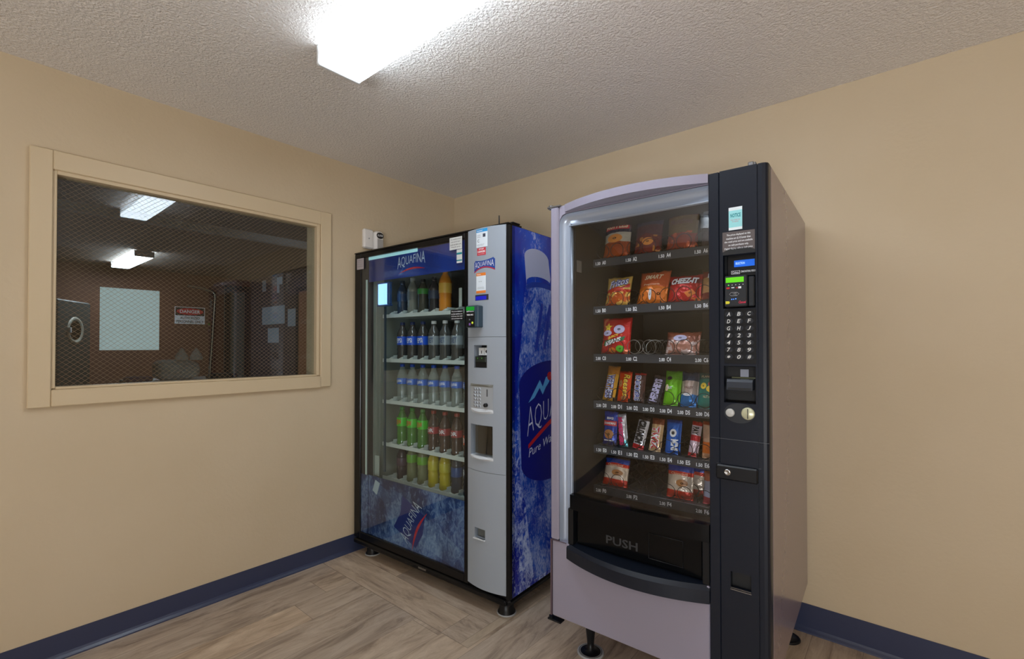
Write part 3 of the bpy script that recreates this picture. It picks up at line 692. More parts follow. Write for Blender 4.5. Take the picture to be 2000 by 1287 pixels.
# coin area
ov = [(.677+.043*math.cos(a), 1.056+.030*math.sin(a)) for a in [k*math.pi/18 for k in range(36)]]
MB().prism(ov, -.0014, -.0001, 'y').build('coin_plate', mat('coin_plate_grey', srgb(46, 50, 56), .3), sm)
MB().lathe([(.0125, -.0015), (.0125, -.006), (.010, -.0075), (0, -.0078)][::-1], 20, (.652, 0, 1.056), 'y').build('coin_return_button', mat('pearl_button', srgb(186, 186, 182), .35), sm)
MB().lathe([(0, -.0064), (.016, -.0062), (.0185, -.0040), (.0185, -.0015)], 24, (.701, 0, 1.057), 'y').build('coin_slot_plate', mat('cream_metal', srgb(200, 200, 168), .3, .3), sm)
MB().box(.7000, -.0070, 1.0425, .7022, -.0060, 1.0715).build('coin_slot', M_dark, sm)
# lock bar
MB().box(.612, -.012, .853, .7285, -.0001, .897, .004).build('lock_bar', M_black, sm)
MB().lathe([(.0095, -.0125), (.0095, -.0165), (.0055, -.0175), (.0045, -.0150), (0, -.0150)], 20, (.646, 0, .877), 'y').build('lock', M_chrome, sm)
# coin return cup
MB().box(.6505, .0205, .5275, .7065, .040, .5765).build('return_cup', M_dark, sm)
MB().box(.650, -.003, .5235, .708, .0005, .5262).box(.6505, -.0012, .5285, .7065, .0005, .5300).build('return_cup_edge', M_steel, sm)
# side sticker on the inner wall
MB().box(.0902, .050, 1.545, .0912, .085, 1.590).build('inner_sticker', mat('faded_sticker', srgb(120, 116, 110), .6), sm)
# legs
for lx, ly in ((.068, .195), (.69, .195), (.068, .80), (.69, .80)):
    MB().lathe([(.046, 0), (.050, .004), (.049, .008), (.046, .010), (.043, .009), (.012, .018), (.0145, .050), (.022, .120), (.026, SZ0-.0005)], 28, (lx, ly, 0)).build('leg', M_black, sm, 'black tapered leg on a disc foot')
    if ly < .5 and lx < .1: MB().lathe([(.0505, .0005), (.0545, .0035), (.054, .0075), (.0505, .0095)], 32, (lx, ly, 0)).build('foot_rim', mat('pale_rim', srgb(176, 180, 184), .3), sm)
MB().box(.700, .020, 1.7985, .716, .026, 1.8145, .002).box(.716, .020, 1.7985, .722, .04, 1.812, .002).build('top_bracket', M_steel, sm)

# shelves, labels, springs
SY = .18
rows = {'A': 1.594, 'B': 1.402, 'C': 1.210, 'D': 1.021, 'E': .842, 'F': .680}
M_tag = mat('price_print', srgb(240, 243, 248), .5)
prices = {'A': '1.50', 'B': '1.50', 'C': '2.00', 'D': '2.00', 'E': '1.50', 'F': '2.00'}
def helix(cx, zc, r, hand, y0=.186, y1=.62, pitch=.080, wr=.0013, full=True):
    pts = []; turns = (y1-y0)/pitch; N = int(turns*18)
    for i in range(N+1):
        a = -math.pi/2 + hand*2*math.pi*i/18
        pts.append((cx+r*math.cos(a), y0+pitch*max(0, i-14)/18*1.0+ (.0 if i > 14 else .0), zc+r*math.sin(a)))
    return MB().tube(pts, wr, 5)
for rn, zc in rows.items():
    zt = zc+.0165
    sh = MB().box(.0915, SY, zc-.0165, .6235, SY+.005, zt, .001).box(.0915, SY+.005, zt-.008, .6235, .66, zt-.004)
    so = sh.build('shelf', M_shelf, sm)
    big = rn in 'ABCF'
    cols = [0, 2, 4, 6] if big else list(range(8))
    dv = MB()
    for c_ in cols[1:]:
        xx = .097+c_*.0653
        dv.box(xx-.0008, SY+.03, zt-.003, xx+.0008, .64, zt+.012)
    dv.build('divider', M_shelf, so)
    for c_ in cols:
        x0 = .097+c_*.0653+(.006 if not big else .004)
        if rn == 'C' and c_ == 0 or True:
            MB().text(prices[rn], front(SY), x0+.002, zc-.009, x0+.0235, zc+.004, .0008, .03).text(rn+str(c_), front(SY), x0+.031, zc-.009, x0+.047, zc+.007, .0008, .03).build('price_label', M_tag, so)
        if big:
            for q, hd in ((-1, 1), (1, -1)):
                r_ = .027; cx = .097+(c_+1)*.0653+q*(.0305)
                helix(cx, zt+r_+.001, r_, hd).build('spring', M_wire if not (rn == 'C' and c_ == 2) else mat('bright_spring', srgb(150, 150, 146), .3, .8), so)
        else:
            r_ = .0265; cx = .097+(c_+.5)*.0653
            helix(cx, zt+r_+.001, r_, 1).build('spring', M_wire, so)

# ------------------------------------------------------------------ snacks
def bag_mesh(wd, h, t, seed=0, crimp=.09, wr=.12, taper=0.0):
    nu, nv = 16, 20; vs = []; fs = []
    def surf(sgn):
        base = len(vs)
        for j in range(nv+1):
            v_ = j/nv
            for i in range(nu+1):
                u_ = i/nu*2-1
                e = (1-abs(u_)**2.6)*min(1, (v_/crimp)**.6 if v_ < crimp else 1)*min(1, ((1-v_)/crimp)**.6 if v_ > 1-crimp else 1)
                env = math.sin(math.pi*min(max(v_, .0), 1))**.45 if 0 < v_ < 1 else 0
                nz_ = noise.noise(Vector((u_*2.3+seed*3.1, v_*4+sgn*5, seed)))
                n2_ = noise.noise(Vector((u_*6+seed, v_*9+sgn*3, seed*2.)))
                y = sgn*(t/2*e*env*(1+wr*2*nz_+wr*n2_)+.0006)
                pinch = 1-.05*math.sin(math.pi*v_)
                vs.append((u_*wd/2*pinch*(1+taper*(.5-v_)), y, v_*h + .004*noise.noise(Vector((u_*3, seed, 1.)))*(1 if v_ > .9 else 0)))
        for j in range(nv):
            for i in range(nu):
                a = base+j*(nu+1)+i; q = [a, a+1, a+nu+2, a+nu+1]; fs.append(q if sgn < 0 else q[::-1])
    surf(-1); surf(1); off = (nu+1)*(nv+1)
    for j in range(nv):
        for i in (0, nu):
            a = j*(nu+1)+i; fs.append([a, a+nu+1, a+nu+1+off, a+off])
    for i in range(nu):
        for j in (0, nv):
            a = j*(nu+1)+i; fs.append([a, a+1, a+1+off, a+off])
    return MB().add(vs, fs, True)
def on_bag(wd, h, t, crimp=.09):
    """plane that follows the front of a bag: u in -1..1 across, v in 0..1 up"""
    def P_(u, v, n):
        u_ = max(-1, min(1, u)); v_ = max(0.001, min(.999, v))
        e = (1-abs(u_)**2.6)*min(1, (v_/crimp)**.6 if v_ < crimp else 1)*min(1, ((1-v_)/crimp)**.6 if v_ > 1-crimp else 1)
        y = -(t/2*e*math.sin(math.pi*v_)**.45)*1.10-.0022-n
        return (u*wd/2, y, v*h)
    return P_
SP = {}
def snack(name, label, cat, slot, cxl, wd, h, t, material, words=(), marks=(), lean=10, roll=0, yaw=0, y=.222, group=None, zoff=.0015, sd=None, taper=0.0):
    rn = slot[0]; zt = rows[rn]+.0165-.004
    seed = sd if sd is not None else (ord(rn)*7+int(slot[1]))
    root = thing(name, label, cat, SW(cxl, y, zt+zoff), 0, group)
    root.rotation_euler = (math.radians(-lean), math.radians(roll), ST+math.radians(yaw))
    bag_mesh(wd, h, t, seed, taper=taper).build('wrapper', material, root)
    Pb = on_bag(wd, h, t)
    for nm, m_, shapes in marks:
        q = MB()
        for k_, sh_ in enumerate(shapes): 
            # subdivide polygons by fan so they follow the bulge
            cu = sum(a for a, b in sh_)/len(sh_); cv = sum(b for a, b in sh_)/len(sh_); nn = len(sh_)
            vv = [Pb(cu, cv, .0004)]; ff = []; R_ = 4
            for r2 in range(1, R_+1):
                for a, b in sh_: vv.append(Pb(cu+(a-cu)*r2/R_, cv+(b-cv)*r2/R_, .0004))
            for i in range(nn): ff.append([0, 1+i, 1+(i+1) % nn])
            for r2 in range(1, R_):
                for i in range(nn): ff.append([1+(r2-1)*nn+i, 1+(r2-1)*nn+(i+1) % nn, 1+r2*nn+(i+1) % nn, 1+r2*nn+i])
            q.add(vv, ff, True)
        q.build(nm, m_, root)
    for wrd, m_, u0, v0, u1, v1, kw in words:
        kw = dict(kw); vert = kw.pop('vert', 0)
        if vert:    # reads up (1) or down (-1) the pack
            uc, vc = (u0+u1)/2, (v0+v1)/2
            Pv = (lambda a, b, n: Pb(uc+(vc-b)*0+(b-.5)*(-vert)*(u1-u0), vc+(a-.5)*vert*(v1-v0), n))
            MB().text(wrd, Pv, 0, 0, 1, 1, n=.0012, **kw).build('lettering', m_, root)
        else:
            MB().text(wrd, Pb, u0, v0, u1, v1, n=.0012, **kw).build('lettering', m_, root)
    return root
def ell(cu, cv, a, b, n=18): return [(cu+a*math.cos(2*math.pi*k/n), cv+b*math.sin(2*math.pi*k/n)) for k in range(n)]
def rect(u0, v0, u1, v1, n=4):
    return [(u0+(u1-u0)*i/n, v0) for i in range(n)]+[(u1, v0+(v1-v0)*i/n) for i in range(n)]+[(u1-(u1-u0)*i/n, v1) for i in range(n)]+[(u0, v1-(v1-v0)*i/n) for i in range(n)]
def star(cu, cv, R_, asp=1.0, n=5): return [(cu+(R_ if k % 2 == 0 else R_*.45)*math.sin(math.pi*k/n), cv+(R_ if k % 2 == 0 else R_*.45)*asp*math.cos(math.pi*k/n)) for k in range(2*n)]
def c(*a): return srgb(*a)
mk = lambda nm, *col: mat(nm, srgb(*col), .4)
K = dict(orange=mk('orange_print', 228, 120, 30), yellow=mk('yellow_ink', 240, 206, 60), blue=mk('blue_print', 30, 60, 160), lime=mk('lime_print', 90, 190, 40), brown=mk('brown_print', 96, 54, 34),
         cream=mk('cream_print', 226, 204, 168), green=mk('green_print', 30, 110, 60), pink=mk('pink_print', 224, 60, 120), sky=mk('sky_print', 90, 170, 230), chip=mk('chip_print', 222, 140, 56), lilac=mk('lilac_print', 196, 190, 226), cookie=mk('cookie_print', 170, 112, 58))
bold = dict(bold=.03)
# row A
snack('chip_bag', 'orange chip bag with red lettering and a dark blue band, top shelf', 'snack', 'A0', .172, .118, .165, .042,
      pack_mat('wrap_a0', .165, [(0, c(170, 74, 24)), (.42, c(206, 196, 176)), (.66, c(20, 26, 60)), (.74, c(90, 60, 70))], .05),
      [('RUFFLES', K['cream'], -.78, .76, .78, .92, dict(bold=.04))], [('chip_picture', K['chip'], [ell(-.05, .50, .55, .11)]), ('lettering_band', M_print_red, [rect(-.85, .74, .85, .94)])], lean=12)
snack('chip_bag', 'dim red snack bag second from left on the top shelf', 'snack', 'A2', .302, .112, .155, .04,
      pack_mat('wrap_a2', .155, [(0, c(120, 40, 36)), (.5, c(92, 52, 60)), (.8, c(70, 60, 80))], .1, blotch=(c(200, 130, 60), .58, 30, .5)), [], [('chip_picture', K['chip'], [ell(.1, .33, .4, .1)])], lean=14)
snack('chip_bag', 'brown and red snack bag third from left on the top shelf', 'snack', 'A4', .434, .116, .16, .042,
      pack_mat('wrap_a4', .16, [(0, c(150, 60, 44)), (.4, c(120, 92, 50)), (.85, c(110, 60, 44))], .08, blotch=(c(200, 90, 50), .55, 32, .45)),
      [('Munchies', K['brown'], -.7, .62, .7, .78, dict(bold=.03))], [], lean=12)
snack('chip_bag', 'dark blue snack bag at the right end of the top shelf', 'snack', 'A6', .560, .112, .17, .04,
      pack_mat('wrap_a6', .17, [(0, c(70, 60, 70)), (.5, c(60, 74, 104))], .1), [], [], lean=8)
# row B
snack('corn_chip_bag', 'yellow and red corn chip bag with white and blue lettering', 'snack', 'B0', .176, .108, .128, .04,
      pack_mat('wrap_b0', .128, [(0, c(206, 92, 30)), (.42, c(206, 60, 34)), (.56, c(226, 186, 98))], .12, blotch=(c(232, 180, 84), .50, 42, .45)),
      [('Fritos', K['blue'], -.62, .61, .80, .90, dict(bold=.075, shear=.15, rot=.12)), ('Fritos', M_print_white, -.60, .63, .78, .88, dict(bold=.01, shear=.15, rot=.12))], [('corner_flash', M_print_red, [[(-.1, .50), (.9, .62), (.9, .74), (.2, .56)]])], lean=16)
snack('popcorn_bag', 'orange popcorn bag with pale lettering between the corn chips and crackers', 'snack', 'B2', .318, .124, .142, .042,
      pack_mat('wrap_b2', .142, [(0, c(222, 118, 30)), (.5, c(210, 100, 56))], .06),
      [('SMART', K['cream'], -.55, .70, .65, .84, dict(bold=.03, shear=.3)), ('Popcorn', K['cream'], -.5, .50, .5, .57, {})], [('white_seal', M_print_white, [ell(-.02, .26, .10, .16)]), ('popcorn_picture', K['orange'], [ell(.5, .26, .4, .16), ell(-.5, .24, .32, .15)])], lean=20, yaw=-4)
snack('cracker_bag', 'bright red cracker bag with white lettering', 'snack', 'B4', .442, .124, .112, .038,
      pack_mat('wrap_b4', .112, [(0, c(196, 24, 28)), (.66, c(120, 20, 30)), (.80, c(176, 22, 34))], .05, blotch=(c(226, 110, 50), .60, 30, .5)),
      [('CHEEZ-IT', M_print_white, -.78, .62, .82, .84, dict(bold=.05, shear=.2))], [('cracker_picture', K['orange'], [[(.05, .30), (.5, .42), (.72, .28), (.3, .14)]])], lean=18)
snack('cookie_bag', 'tan cookie bag at the right end of the second shelf', 'snack', 'B6', .560, .115, .118, .04,
      pack_mat('wrap_b6', .118, [(0, c(120, 44, 36)), (.25, c(196, 150, 96)), (.8, c(150, 60, 44))], .1), [('ES', M_print_white, -.6, .72, .1, .88, bold)], [], lean=16)
# row C
snack('candy_bag', 'bright red candy bag with a yellow star and green banner', 'snack', 'C0', .168, .132, .150, .045,
      pack_mat('wrap_c0', .150, [(0, c(206, 34, 36))], .1, blotch=(c(240, 120, 80), .6, 30, 1.0)),
      [('JUICY', K['yellow'], -.35, .42, .35, .50, dict(bold=.05, rot=.14)), ('BEANS', M_print_white, -.58, .27, .50, .39, dict(bold=.06, shear=.25, rot=.14))],
      [('yellow_star', K['yellow'], [star(-.42, .72, .30, .42)]), ('pale_burst', K['lilac'], [ell(.32, .66, .34, .12), ell(-.45, .56, .32, .08)]),
       ('green_banner', K['green'], [[(-.72, .22), (.62, .36), (.72, .48), (-.60, .36)]]), ('candy_picture', K['lime'], [ell(.42, .14, .26, .09)]), ('orange_candy_picture', K['orange'], [ell(-.1, .10, .24, .07)])], lean=9, yaw=-3)
snack('candy_bag', 'short rose-brown candy bag on the third shelf', 'snack', 'C4', .434, .126, .092, .04,
      pack_mat('wrap_c4', .092, [(0, c(176, 120, 104)), (.55, c(150, 90, 76)), (.8, c(140, 70, 46))], .12, blotch=(c(216, 190, 184), .54, 44, .6)),
      [], [('lilac_label', K['lilac'], [ell(-.1, .66, .4, .13)])], lean=20)
# row D
bar = dict(crimp=1)
snack('candy_bar', 'golden yellow wrapper with white and blue upright lettering', 'candy bar', 'D0', .137, .055, .148, .026,
      pack_mat('wrap_d0', .148, [(0, c(216, 160, 40)), (.75, c(190, 120, 30))], .08), [('WERTHERS', K['blue'], -.62, .06, .62, .74, dict(vert=-1, bold=.08)), ('WERTHERS', M_print_white, -.52, .07, .52, .73, dict(vert=-1, bold=.01))], [], lean=20, roll=2)
snack('candy_bar', 'orange candy wrapper with yellow upright lettering', 'candy bar', 'D1', .202, .055, .124, .024,
      pack_mat('wrap_d1', .124, [(0, c(224, 74, 20)), (.93, c(180, 40, 20))], .02), [('Reeses', K['brown'], -.05, .16, .86, .90, dict(vert=-1, bold=.06, shear=.2)), ('Reeses', K['yellow'], -.02, .17, .82, .89, dict(vert=-1, bold=.02, shear=.2))], [('cup_picture', K['cookie'], [ell(-.45, .58, .28, .12), ell(.1, .12, .4, .06)])], lean=14)
snack('candy_bar', 'dark brown wrapper with blue and white SNICKERS lettering', 'candy bar', 'D2', .266, .048, .118, .022,
      pack_mat('wrap_d2', .118, [(0, c(74, 44, 40)), (.93, c(180, 40, 40))], .02), [('SNICKERS', M_print_white, -.75, .06, .35, .92, dict(vert=-1, bold=.08)), ('SNICKERS', K['blue'], -.62, .07, .22, .91, dict(vert=-1, bold=.025))], [('red_edge', M_print_red, [rect(-.86, .1, -.74, .9)])], lean=12)
snack('candy_bar', 'silver lettered dark wrapper leaning right beside the lime green bag', 'candy bar', 'D3', .322, .05, .118, .022,
      pack_mat('wrap_d3', .118, [(0, c(60, 56, 66)), (.9, c(90, 76, 70))], .04), [('HERSHEYS', K['lilac'], -.6, .08, .6, .85, dict(vert=1, bold=.05))], [], lean=22, roll=10)
snack('trail_mix_bag', 'lime green bag with a round dark spot', 'snack', 'D4', .394, .064, .134, .03,
      pack_mat('wrap_d4', .134, [(0, c(112, 190, 20)), (.72, c(96, 160, 30))], .05), [('NUT', M_print_white, -.5, .44, .1, .52, bold)], [('dark_spot', M_print_black, [ell(-.35, .76, .32, .06)]), ('pink_flash', K['cream'], [ell(-.55, .48, .22, .10)])], lean=18)
snack('trail_mix_bag', 'silver and blue bag between the lime green and teal bags', 'snack', 'D5', .458, .064, .130, .032,
      pack_mat('wrap_d5', .130, [(0, c(40, 120, 190)), (.34, c(196, 176, 168)), (.72, c(40, 60, 90))], .06, metal=.4), [('VALLEY', K['brown'], -.5, .50, .5, .57, bold)], [('white_flash', M_print_white, [ell(-.1, .33, .5, .04)])], lean=15)
snack('trail_mix_bag', 'teal nut bag at the right end of the fourth shelf', 'snack', 'D6', .528, .082, .130, .034,
      pack_mat('wrap_d6', .130, [(0, c(10, 128, 118)), (.8, c(14, 96, 92))], .04), [('PLANTERS', K['cream'], -.7, .84, .6, .90, {}), ('NUT MIX', K['cream'], -.4, .26, .4, .33, {})], [('nut_picture', K['yellow'], [ell(-.45, .60, .26, .09), ell(.15, .52, .34, .09)]), ('fruit_picture', M_print_red, [ell(.2, .66, .26, .07)])], lean=16)
# row E
snack('cookie_pack', 'deep blue cookie pack with a red band and a round cookie picture', 'snack', 'E0', .142, .062, .135, .026,
      pack_mat('wrap_e0', .135, [(0, c(24, 44, 120)), (.16, c(20, 60, 160)), (.86, c(16, 60, 170))], .03), [('GRANDMAS', M_print_white, -.8, .61, .8, .68, bold), ('BIG', M_print_white, -.4, .76, .5, .83, bold)], [('red_band', M_print_red, [rect(-.92, .57, .92, .72)]), ('cookie_picture', K['cookie'], [ell(-.02, .32, .66, .14)]), ('white_flash', M_print_white, [rect(-.7, .12, .6, .15)])], lean=9)
snack('candy_bar', 'silver, pink and teal narrow bar wrapper beside the blue cookie pack', 'candy bar', 'E1', .205, .038, .130, .022,
      pack_mat('wrap_e1', .130, [(0, c(90, 170, 180)), (.2, c(206, 206, 216))], .12, metal=.45), [('MUSKETEERS', K['pink'], -.8, .05, .35, .90, dict(vert=-1, bold=.06))], [], lean=6, roll=-7)
snack('candy_bar', 'white wrapper with black upright CRUNCH lettering and a red end', 'candy bar', 'E2', .262, .046, .128, .022,
      pack_mat('wrap_e2', .128, [(0, c(190, 30, 40)), (.13, c(206, 204, 210)), (.88, c(70, 56, 50))], .05), [('CRUNCH', M_print_black, -.7, .17, .65, .88, dict(vert=-1, bold=.08))], [], lean=14, roll=9)
snack('candy_bar', 'brown and gold wrapper with red TWIX lettering', 'candy bar', 'E3', .330, .048, .126, .022,
      pack_mat('wrap_e3', .126, [(0, c(214, 176, 130)), (.8, c(130, 66, 40))], .06), [('TWIX', M_print_white, -.72, .05, .58, .74, dict(vert=-1, bold=.10)), ('TWIX', M_print_red, -.6, .06, .5, .73, dict(vert=-1, bold=.03))], [], lean=14, roll=3)
snack('cookie_pack', 'bright blue cookie pack with a white cookie picture', 'snack', 'E4', .398, .058, .126, .03,
      pack_mat('wrap_e4', .126, [(0, c(20, 100, 200)), (.9, c(30, 70, 150))], .04), [('MINI', M_print_white, -.1, .10, .75, .42, dict(vert=-1, bold=.05))], [('white_cookie_picture', M_print_white, [ell(.1, .60, .42, .12)]), ('dark_cookie_picture', M_print_black, [ell(.1, .60, .2, .055)])], lean=13)
snack('candy_bar', 'red and white narrow candy stick inside a wide spring loop', 'candy bar', 'E5', .472, .036, .128, .022,
      pack_mat('wrap_e5', .128, [(0, c(200, 40, 50)), (.1, c(212, 186, 196)), (.44, c(200, 36, 50)), (.60, c(216, 200, 206)), (.88, c(190, 20, 20))], .02), [('PAY', M_print_black, -.6, .62, .6, .84, dict(vert=-1, bold=.04))], [], lean=12, roll=5)
snack('cracker_pack', 'orange and peach cracker pack at the right end of the fifth shelf', 'snack', 'E6', .536, .064, .132, .028,
      pack_mat('wrap_e6', .132, [(0, c(216, 160, 124)), (.14, c(226, 116, 34)), (.44, c(216, 176, 150)), (.9, c(190, 80, 40))], .02), [('TOAST', K['brown'], -.5, .24, .4, .30, {})], [], lean=8)
# row F
def danish(slot, cx, wd, h, label, **kw):
    snack('pastry_pack', label, 'snack', slot, cx, wd, h, .042, pack_mat('wrap_'+slot.lower(), h, [(0, c(206, 52, 30)), (.22, c(222, 202, 182)), (.64, c(214, 56, 34)), (.74, c(40, 70, 160)), (.9, c(70, 56, 50))], .04),
          [('Cloverhill', K['cream'], -.6, .655, .6, .72, {})], [('pastry_picture', K['cookie'], [ell(.25, .44, .42, .10)])], **kw)
danish('F0', .164, .108, .118, 'cream pastry pack with red and blue bands at the left end of the bottom shelf', lean=18)
danish('F4', .424, .098, .132, 'cream pastry pack with red and blue bands, in the middle of the bottom shelf', lean=10)
snack('pastry_pack', 'second cream pastry pack standing behind the middle one on the bottom shelf', 'snack', 'F4', .462, .098, .122, .034, pack_mat('wrap_f4b', .122, [(0, c(206, 52, 30)), (.22, c(222, 202, 182)), (.64, c(214, 56, 34)), (.74, c(40, 70, 160))], .04), [], [], lean=8, y=.285, sd=3)
snack('pastry_pack', 'lilac and red wrapper at the right end of the bottom shelf', 'snack', 'F6', .554, .095, .115, .04, pack_mat('wrap_f6', .115, [(0, c(200, 60, 80)), (.2, c(180, 186, 216)), (.7, c(206, 120, 90))], .08), [], [], lean=10)

# ================================================================== drink machine
BO = (.03, -.853); BT = math.radians(2.4)
def BW_(x, y, z): return (BO[0]+math.cos(BT)*x-math.sin(BT)*y, BO[1]+math.sin(BT)*x+math.cos(BT)*y, z)
bm = thing('drink_vending_machine', 'blue and black glass-front bottled drink vending machine in the corner', 'vending machine', BW_(0, 0, 0), BT)
BWD, BD, BZ0, BZ1 = 1.200, .82, .062, 1.826
M_case = mat('black_enamel', srgb(12, 13, 16), .22, 0, .3)
M_bsil = mat('silver_grey_plastic', srgb(160, 170, 182), .36, .15)
M_liner = mat('grey_green_liner', srgb(128, 136, 128), .5)
M_slat = mat('white_shelf_plastic', srgb(204, 214, 208), .45)
# cabinet
c_ = MB()
c_.box(0, .05, .10, .030, BD, BZ1-.008).box(BWD-.0035, .05, .10, BWD-.0015, BD, BZ1-.008).box(.965, .05, .10, .985, BD, BZ1-.008).box(.0305, .05, BZ1-.03, BWD-.004, BD, BZ1-.008).box(.0305, BD-.03, .10, BWD-.004, BD, BZ1-.031)
c_.box(.0, .004, BZ0+.0, BWD, BD, .0995, .012)
c_.build('cabinet', M_case, bm)
tp = MB().box(-.0, -.004, BZ1-.0075, BWD, .10, BZ1, .002).box(1.168, .03, BZ1+.0005, 1.2015, .085, BZ1+.008, .002); tp.build('top_rail', M_case, bm)
# blue side graphic
M_spl = splash_mat('splash_print', srgb(8, 28, 150), srgb(22, 84, 212), srgb(190, 208, 246), lo=.52, hi=.68, scale=14, rough=.2, zlo=(.1, 1.75))
MB().box(BWD-.001, .024, .102, BWD, BD, BZ1-.010).build('side_graphic', M_spl, bm, 'bright blue icy water graphic')
PS = sideX(BWD)
def arc(cu, cv, rx, ry, a0, a1, n=16, rot=0):
    o_ = []
    for k in range(n+1):
        a = math.radians(a0+(a1-a0)*k/n); x, y = rx*math.cos(a), ry*math.sin(a)
        o_.append((cu+x*math.cos(rot)-y*math.sin(rot), cv+x*math.sin(rot)+y*math.cos(rot)))
    return o_
# printed bottle: body, neck, cap, label, lettering (all flat print)
M_bot = splash_mat('bottle_print', srgb(14, 50, 168), srgb(44, 100, 206), srgb(178, 196, 236), lo=.46, hi=.72, scale=15, rough=.2)
body = [(.135, 1.555), (.118, 1.50), (.108, 1.42), (.100, 1.34), (.086, 1.25), (.070, 1.15), (.070, .85), (.09, .60), (.13, .50), (.16, .30), (.20, .12), (.70, .12), (.72, .6), (.72, 1.15), (.56, 1.33), (.46, 1.47), (.385, 1.57)]
MB().flat(body, PS, .0004).build('printed_bottle', M_bot, bm)
cap = [(.135, 1.555)]+[(.118, 1.690)]+arc(.222, 1.690, .104, .046, 180, 0, 14)[1:-1]+[(.326, 1.695), (.345, 1.600)]+arc(.24, 1.570, .105, .030, 20, 170, 10)
MB().flat(cap, PS, .0010).build('printed_cap', mat('cap_print', srgb(176, 184, 214), .3), bm)
MB().flat(arc(.26, 1.545, .125, .030, 20, 170, 10)+arc(.26, 1.520, .125, .030, 170, 20, 10), PS, .0014).build('printed_neck_ring', mat('ring_print', srgb(30, 60, 160), .3), bm)
for y0_, y1_ in ((.205, .225), (.275, .300)):
    MB().flat([(y0_, 1.24), (y0_+.03, 1.38), (y0_+.055, 1.47), (y1_+.055, 1.47), (y1_+.035, 1.38), (y1_, 1.24)], PS, .0009).build('printed_rib', mat('rib_print', srgb(34, 58, 168), .3), bm)
lab = arc(.36, 1.07, .285, .115, 178, 6, 18)+[(.64, .72)]+arc(.36, .70, .27, .12, -10, -170, 14)+[(.085, .86)]
MB().flat(lab, PS, .0014).build('printed_label', mat('label_navy', srgb(16, 26, 128), .25), bm)
MB().flat([(.150, .985), (.205, 1.045), (.247, 1.090), (.272, 1.055), (.300, 1.10), (.345, 1.115), (.330, 1.075), (.300, 1.050), (.272, 1.015), (.245, 1.050), (.20, 1.005)], PS, .0018).build('mountain_emblem', K['sky'], bm)
MB().flat(ell(.335, 1.105, .022, .022), PS, .0018).build('red_sun', M_print_red, bm)
def logo_warp(u0, u1, vb, vt, tilt=0.0, flare=.35, shear=0.0):
    """letters taller at both ends, baseline arched; input v in 0..1"""
    def f(u, v):
        t_ = (u-u0)/(u1-u0)*2-1; hgt = (vt-vb)
        lo = vb - hgt*flare*(t_*t_) ; hi = vt + hgt*flare*.35*(t_*t_)
        return (u+shear*v, lo+(hi-lo)*v+tilt*(u-u0))
    return f
wp = logo_warp(.140, .58, .835, .950, .22, .35)
MB().text('AQUAFINA', PS, .140, 0, .58, 1, .0020, -.02, 0, wp).build('lettering', mat('logo_white', srgb(206, 214, 240), .35), bm, 'large pale AQUAFINA lettering')
sw_ = [(.145+.47*k/16, .775+.16*math.sin(math.pi*min(1, k/16*.62+.0))+.0*k) for k in range(17)]
sw_ = [(.148+.45*k/16, .785+.135*math.sin(k/16*1.5)+.04*(k/16)) for k in range(17)]
MB().add([PS(u, v, .0022) for u, v in sw_]+[PS(u, v-.020-.004*math.sin(math.pi*k/16), .0022) for k, (u, v) in enumerate(sw_)], [[i, i+1, 18+i, 17+i] for i in range(16)]).build('red_swoosh', M_print_red, bm)
MB().text('Pure Water', PS, .152, 0, .42, 1, .0020, .0, .2, lambda u, v: (u, .722+.040*v+(u-.15)*.24)).build('small_lettering', mat('logo_white', srgb(206, 214, 240), .35), bm)
# door : black frame
d = MB()
d.box(.0, .0, .100, .060, .045, BZ1-.008, .003).box(.920, .0, .100, .948, .045, BZ1-.008, .002).box(.0605, .0, 1.790, .9195, .045, BZ1-.008, .003).box(.0605, .0, .100, .9195, .045, .142, .003)
d.build('door_frame', M_case, bm)
MB().box(.0605, .012, .145, .1235, .045, 1.789).build('inner_stile', mat('dark_gasket', srgb(34, 34, 42), .4), bm)
MB().box(.100, .0085, .49, .114, .0115, 1.655).build('light_strip', mat('pale_strip', srgb(196, 216, 212), .4), bm, 'pale vertical strip')
MB().box(.0605, .004, .143, .9195, .008, 1.7895).build('door_glass', glass_mat('drink_door_glass', (.93, .965, .97, 1), .05), bm)
MB().box(.012, -.012, .070, 1.186, .0035, .098, .006).build('kick_rail', M_case, bm)
MB().box(.60, -.0132, .083, .66, -.0122, .092).build('maker_plate', M_steel, bm)
# interior
i_ = MB()
i_.box(.958, .046, .14, .964, .70, 1.789).box(.1305, .70, .14, .9575, .706, 1.789).box(.1305, .046, 1.783, .9575, .6995, 1.789)
i_.build('inner_liner', mat('dark_inner_liner', srgb(58, 62, 60), .5), bm)
MB().box(.124, .046, .14, .130, .70, 1.789).build('side_liner', M_liner, bm, 'grey-green ribbed inner side wall')
for q in range(3): MB().box(.1305, .060+q*.028, .50, .136, .070+q*.028, 1.62).build('liner_rib', M_liner, bm)
MB().box(.1305, .055, .48, .168, .060, .60).build('liner_panel', mat('pale_panel', srgb(178, 190, 182), .5), bm)
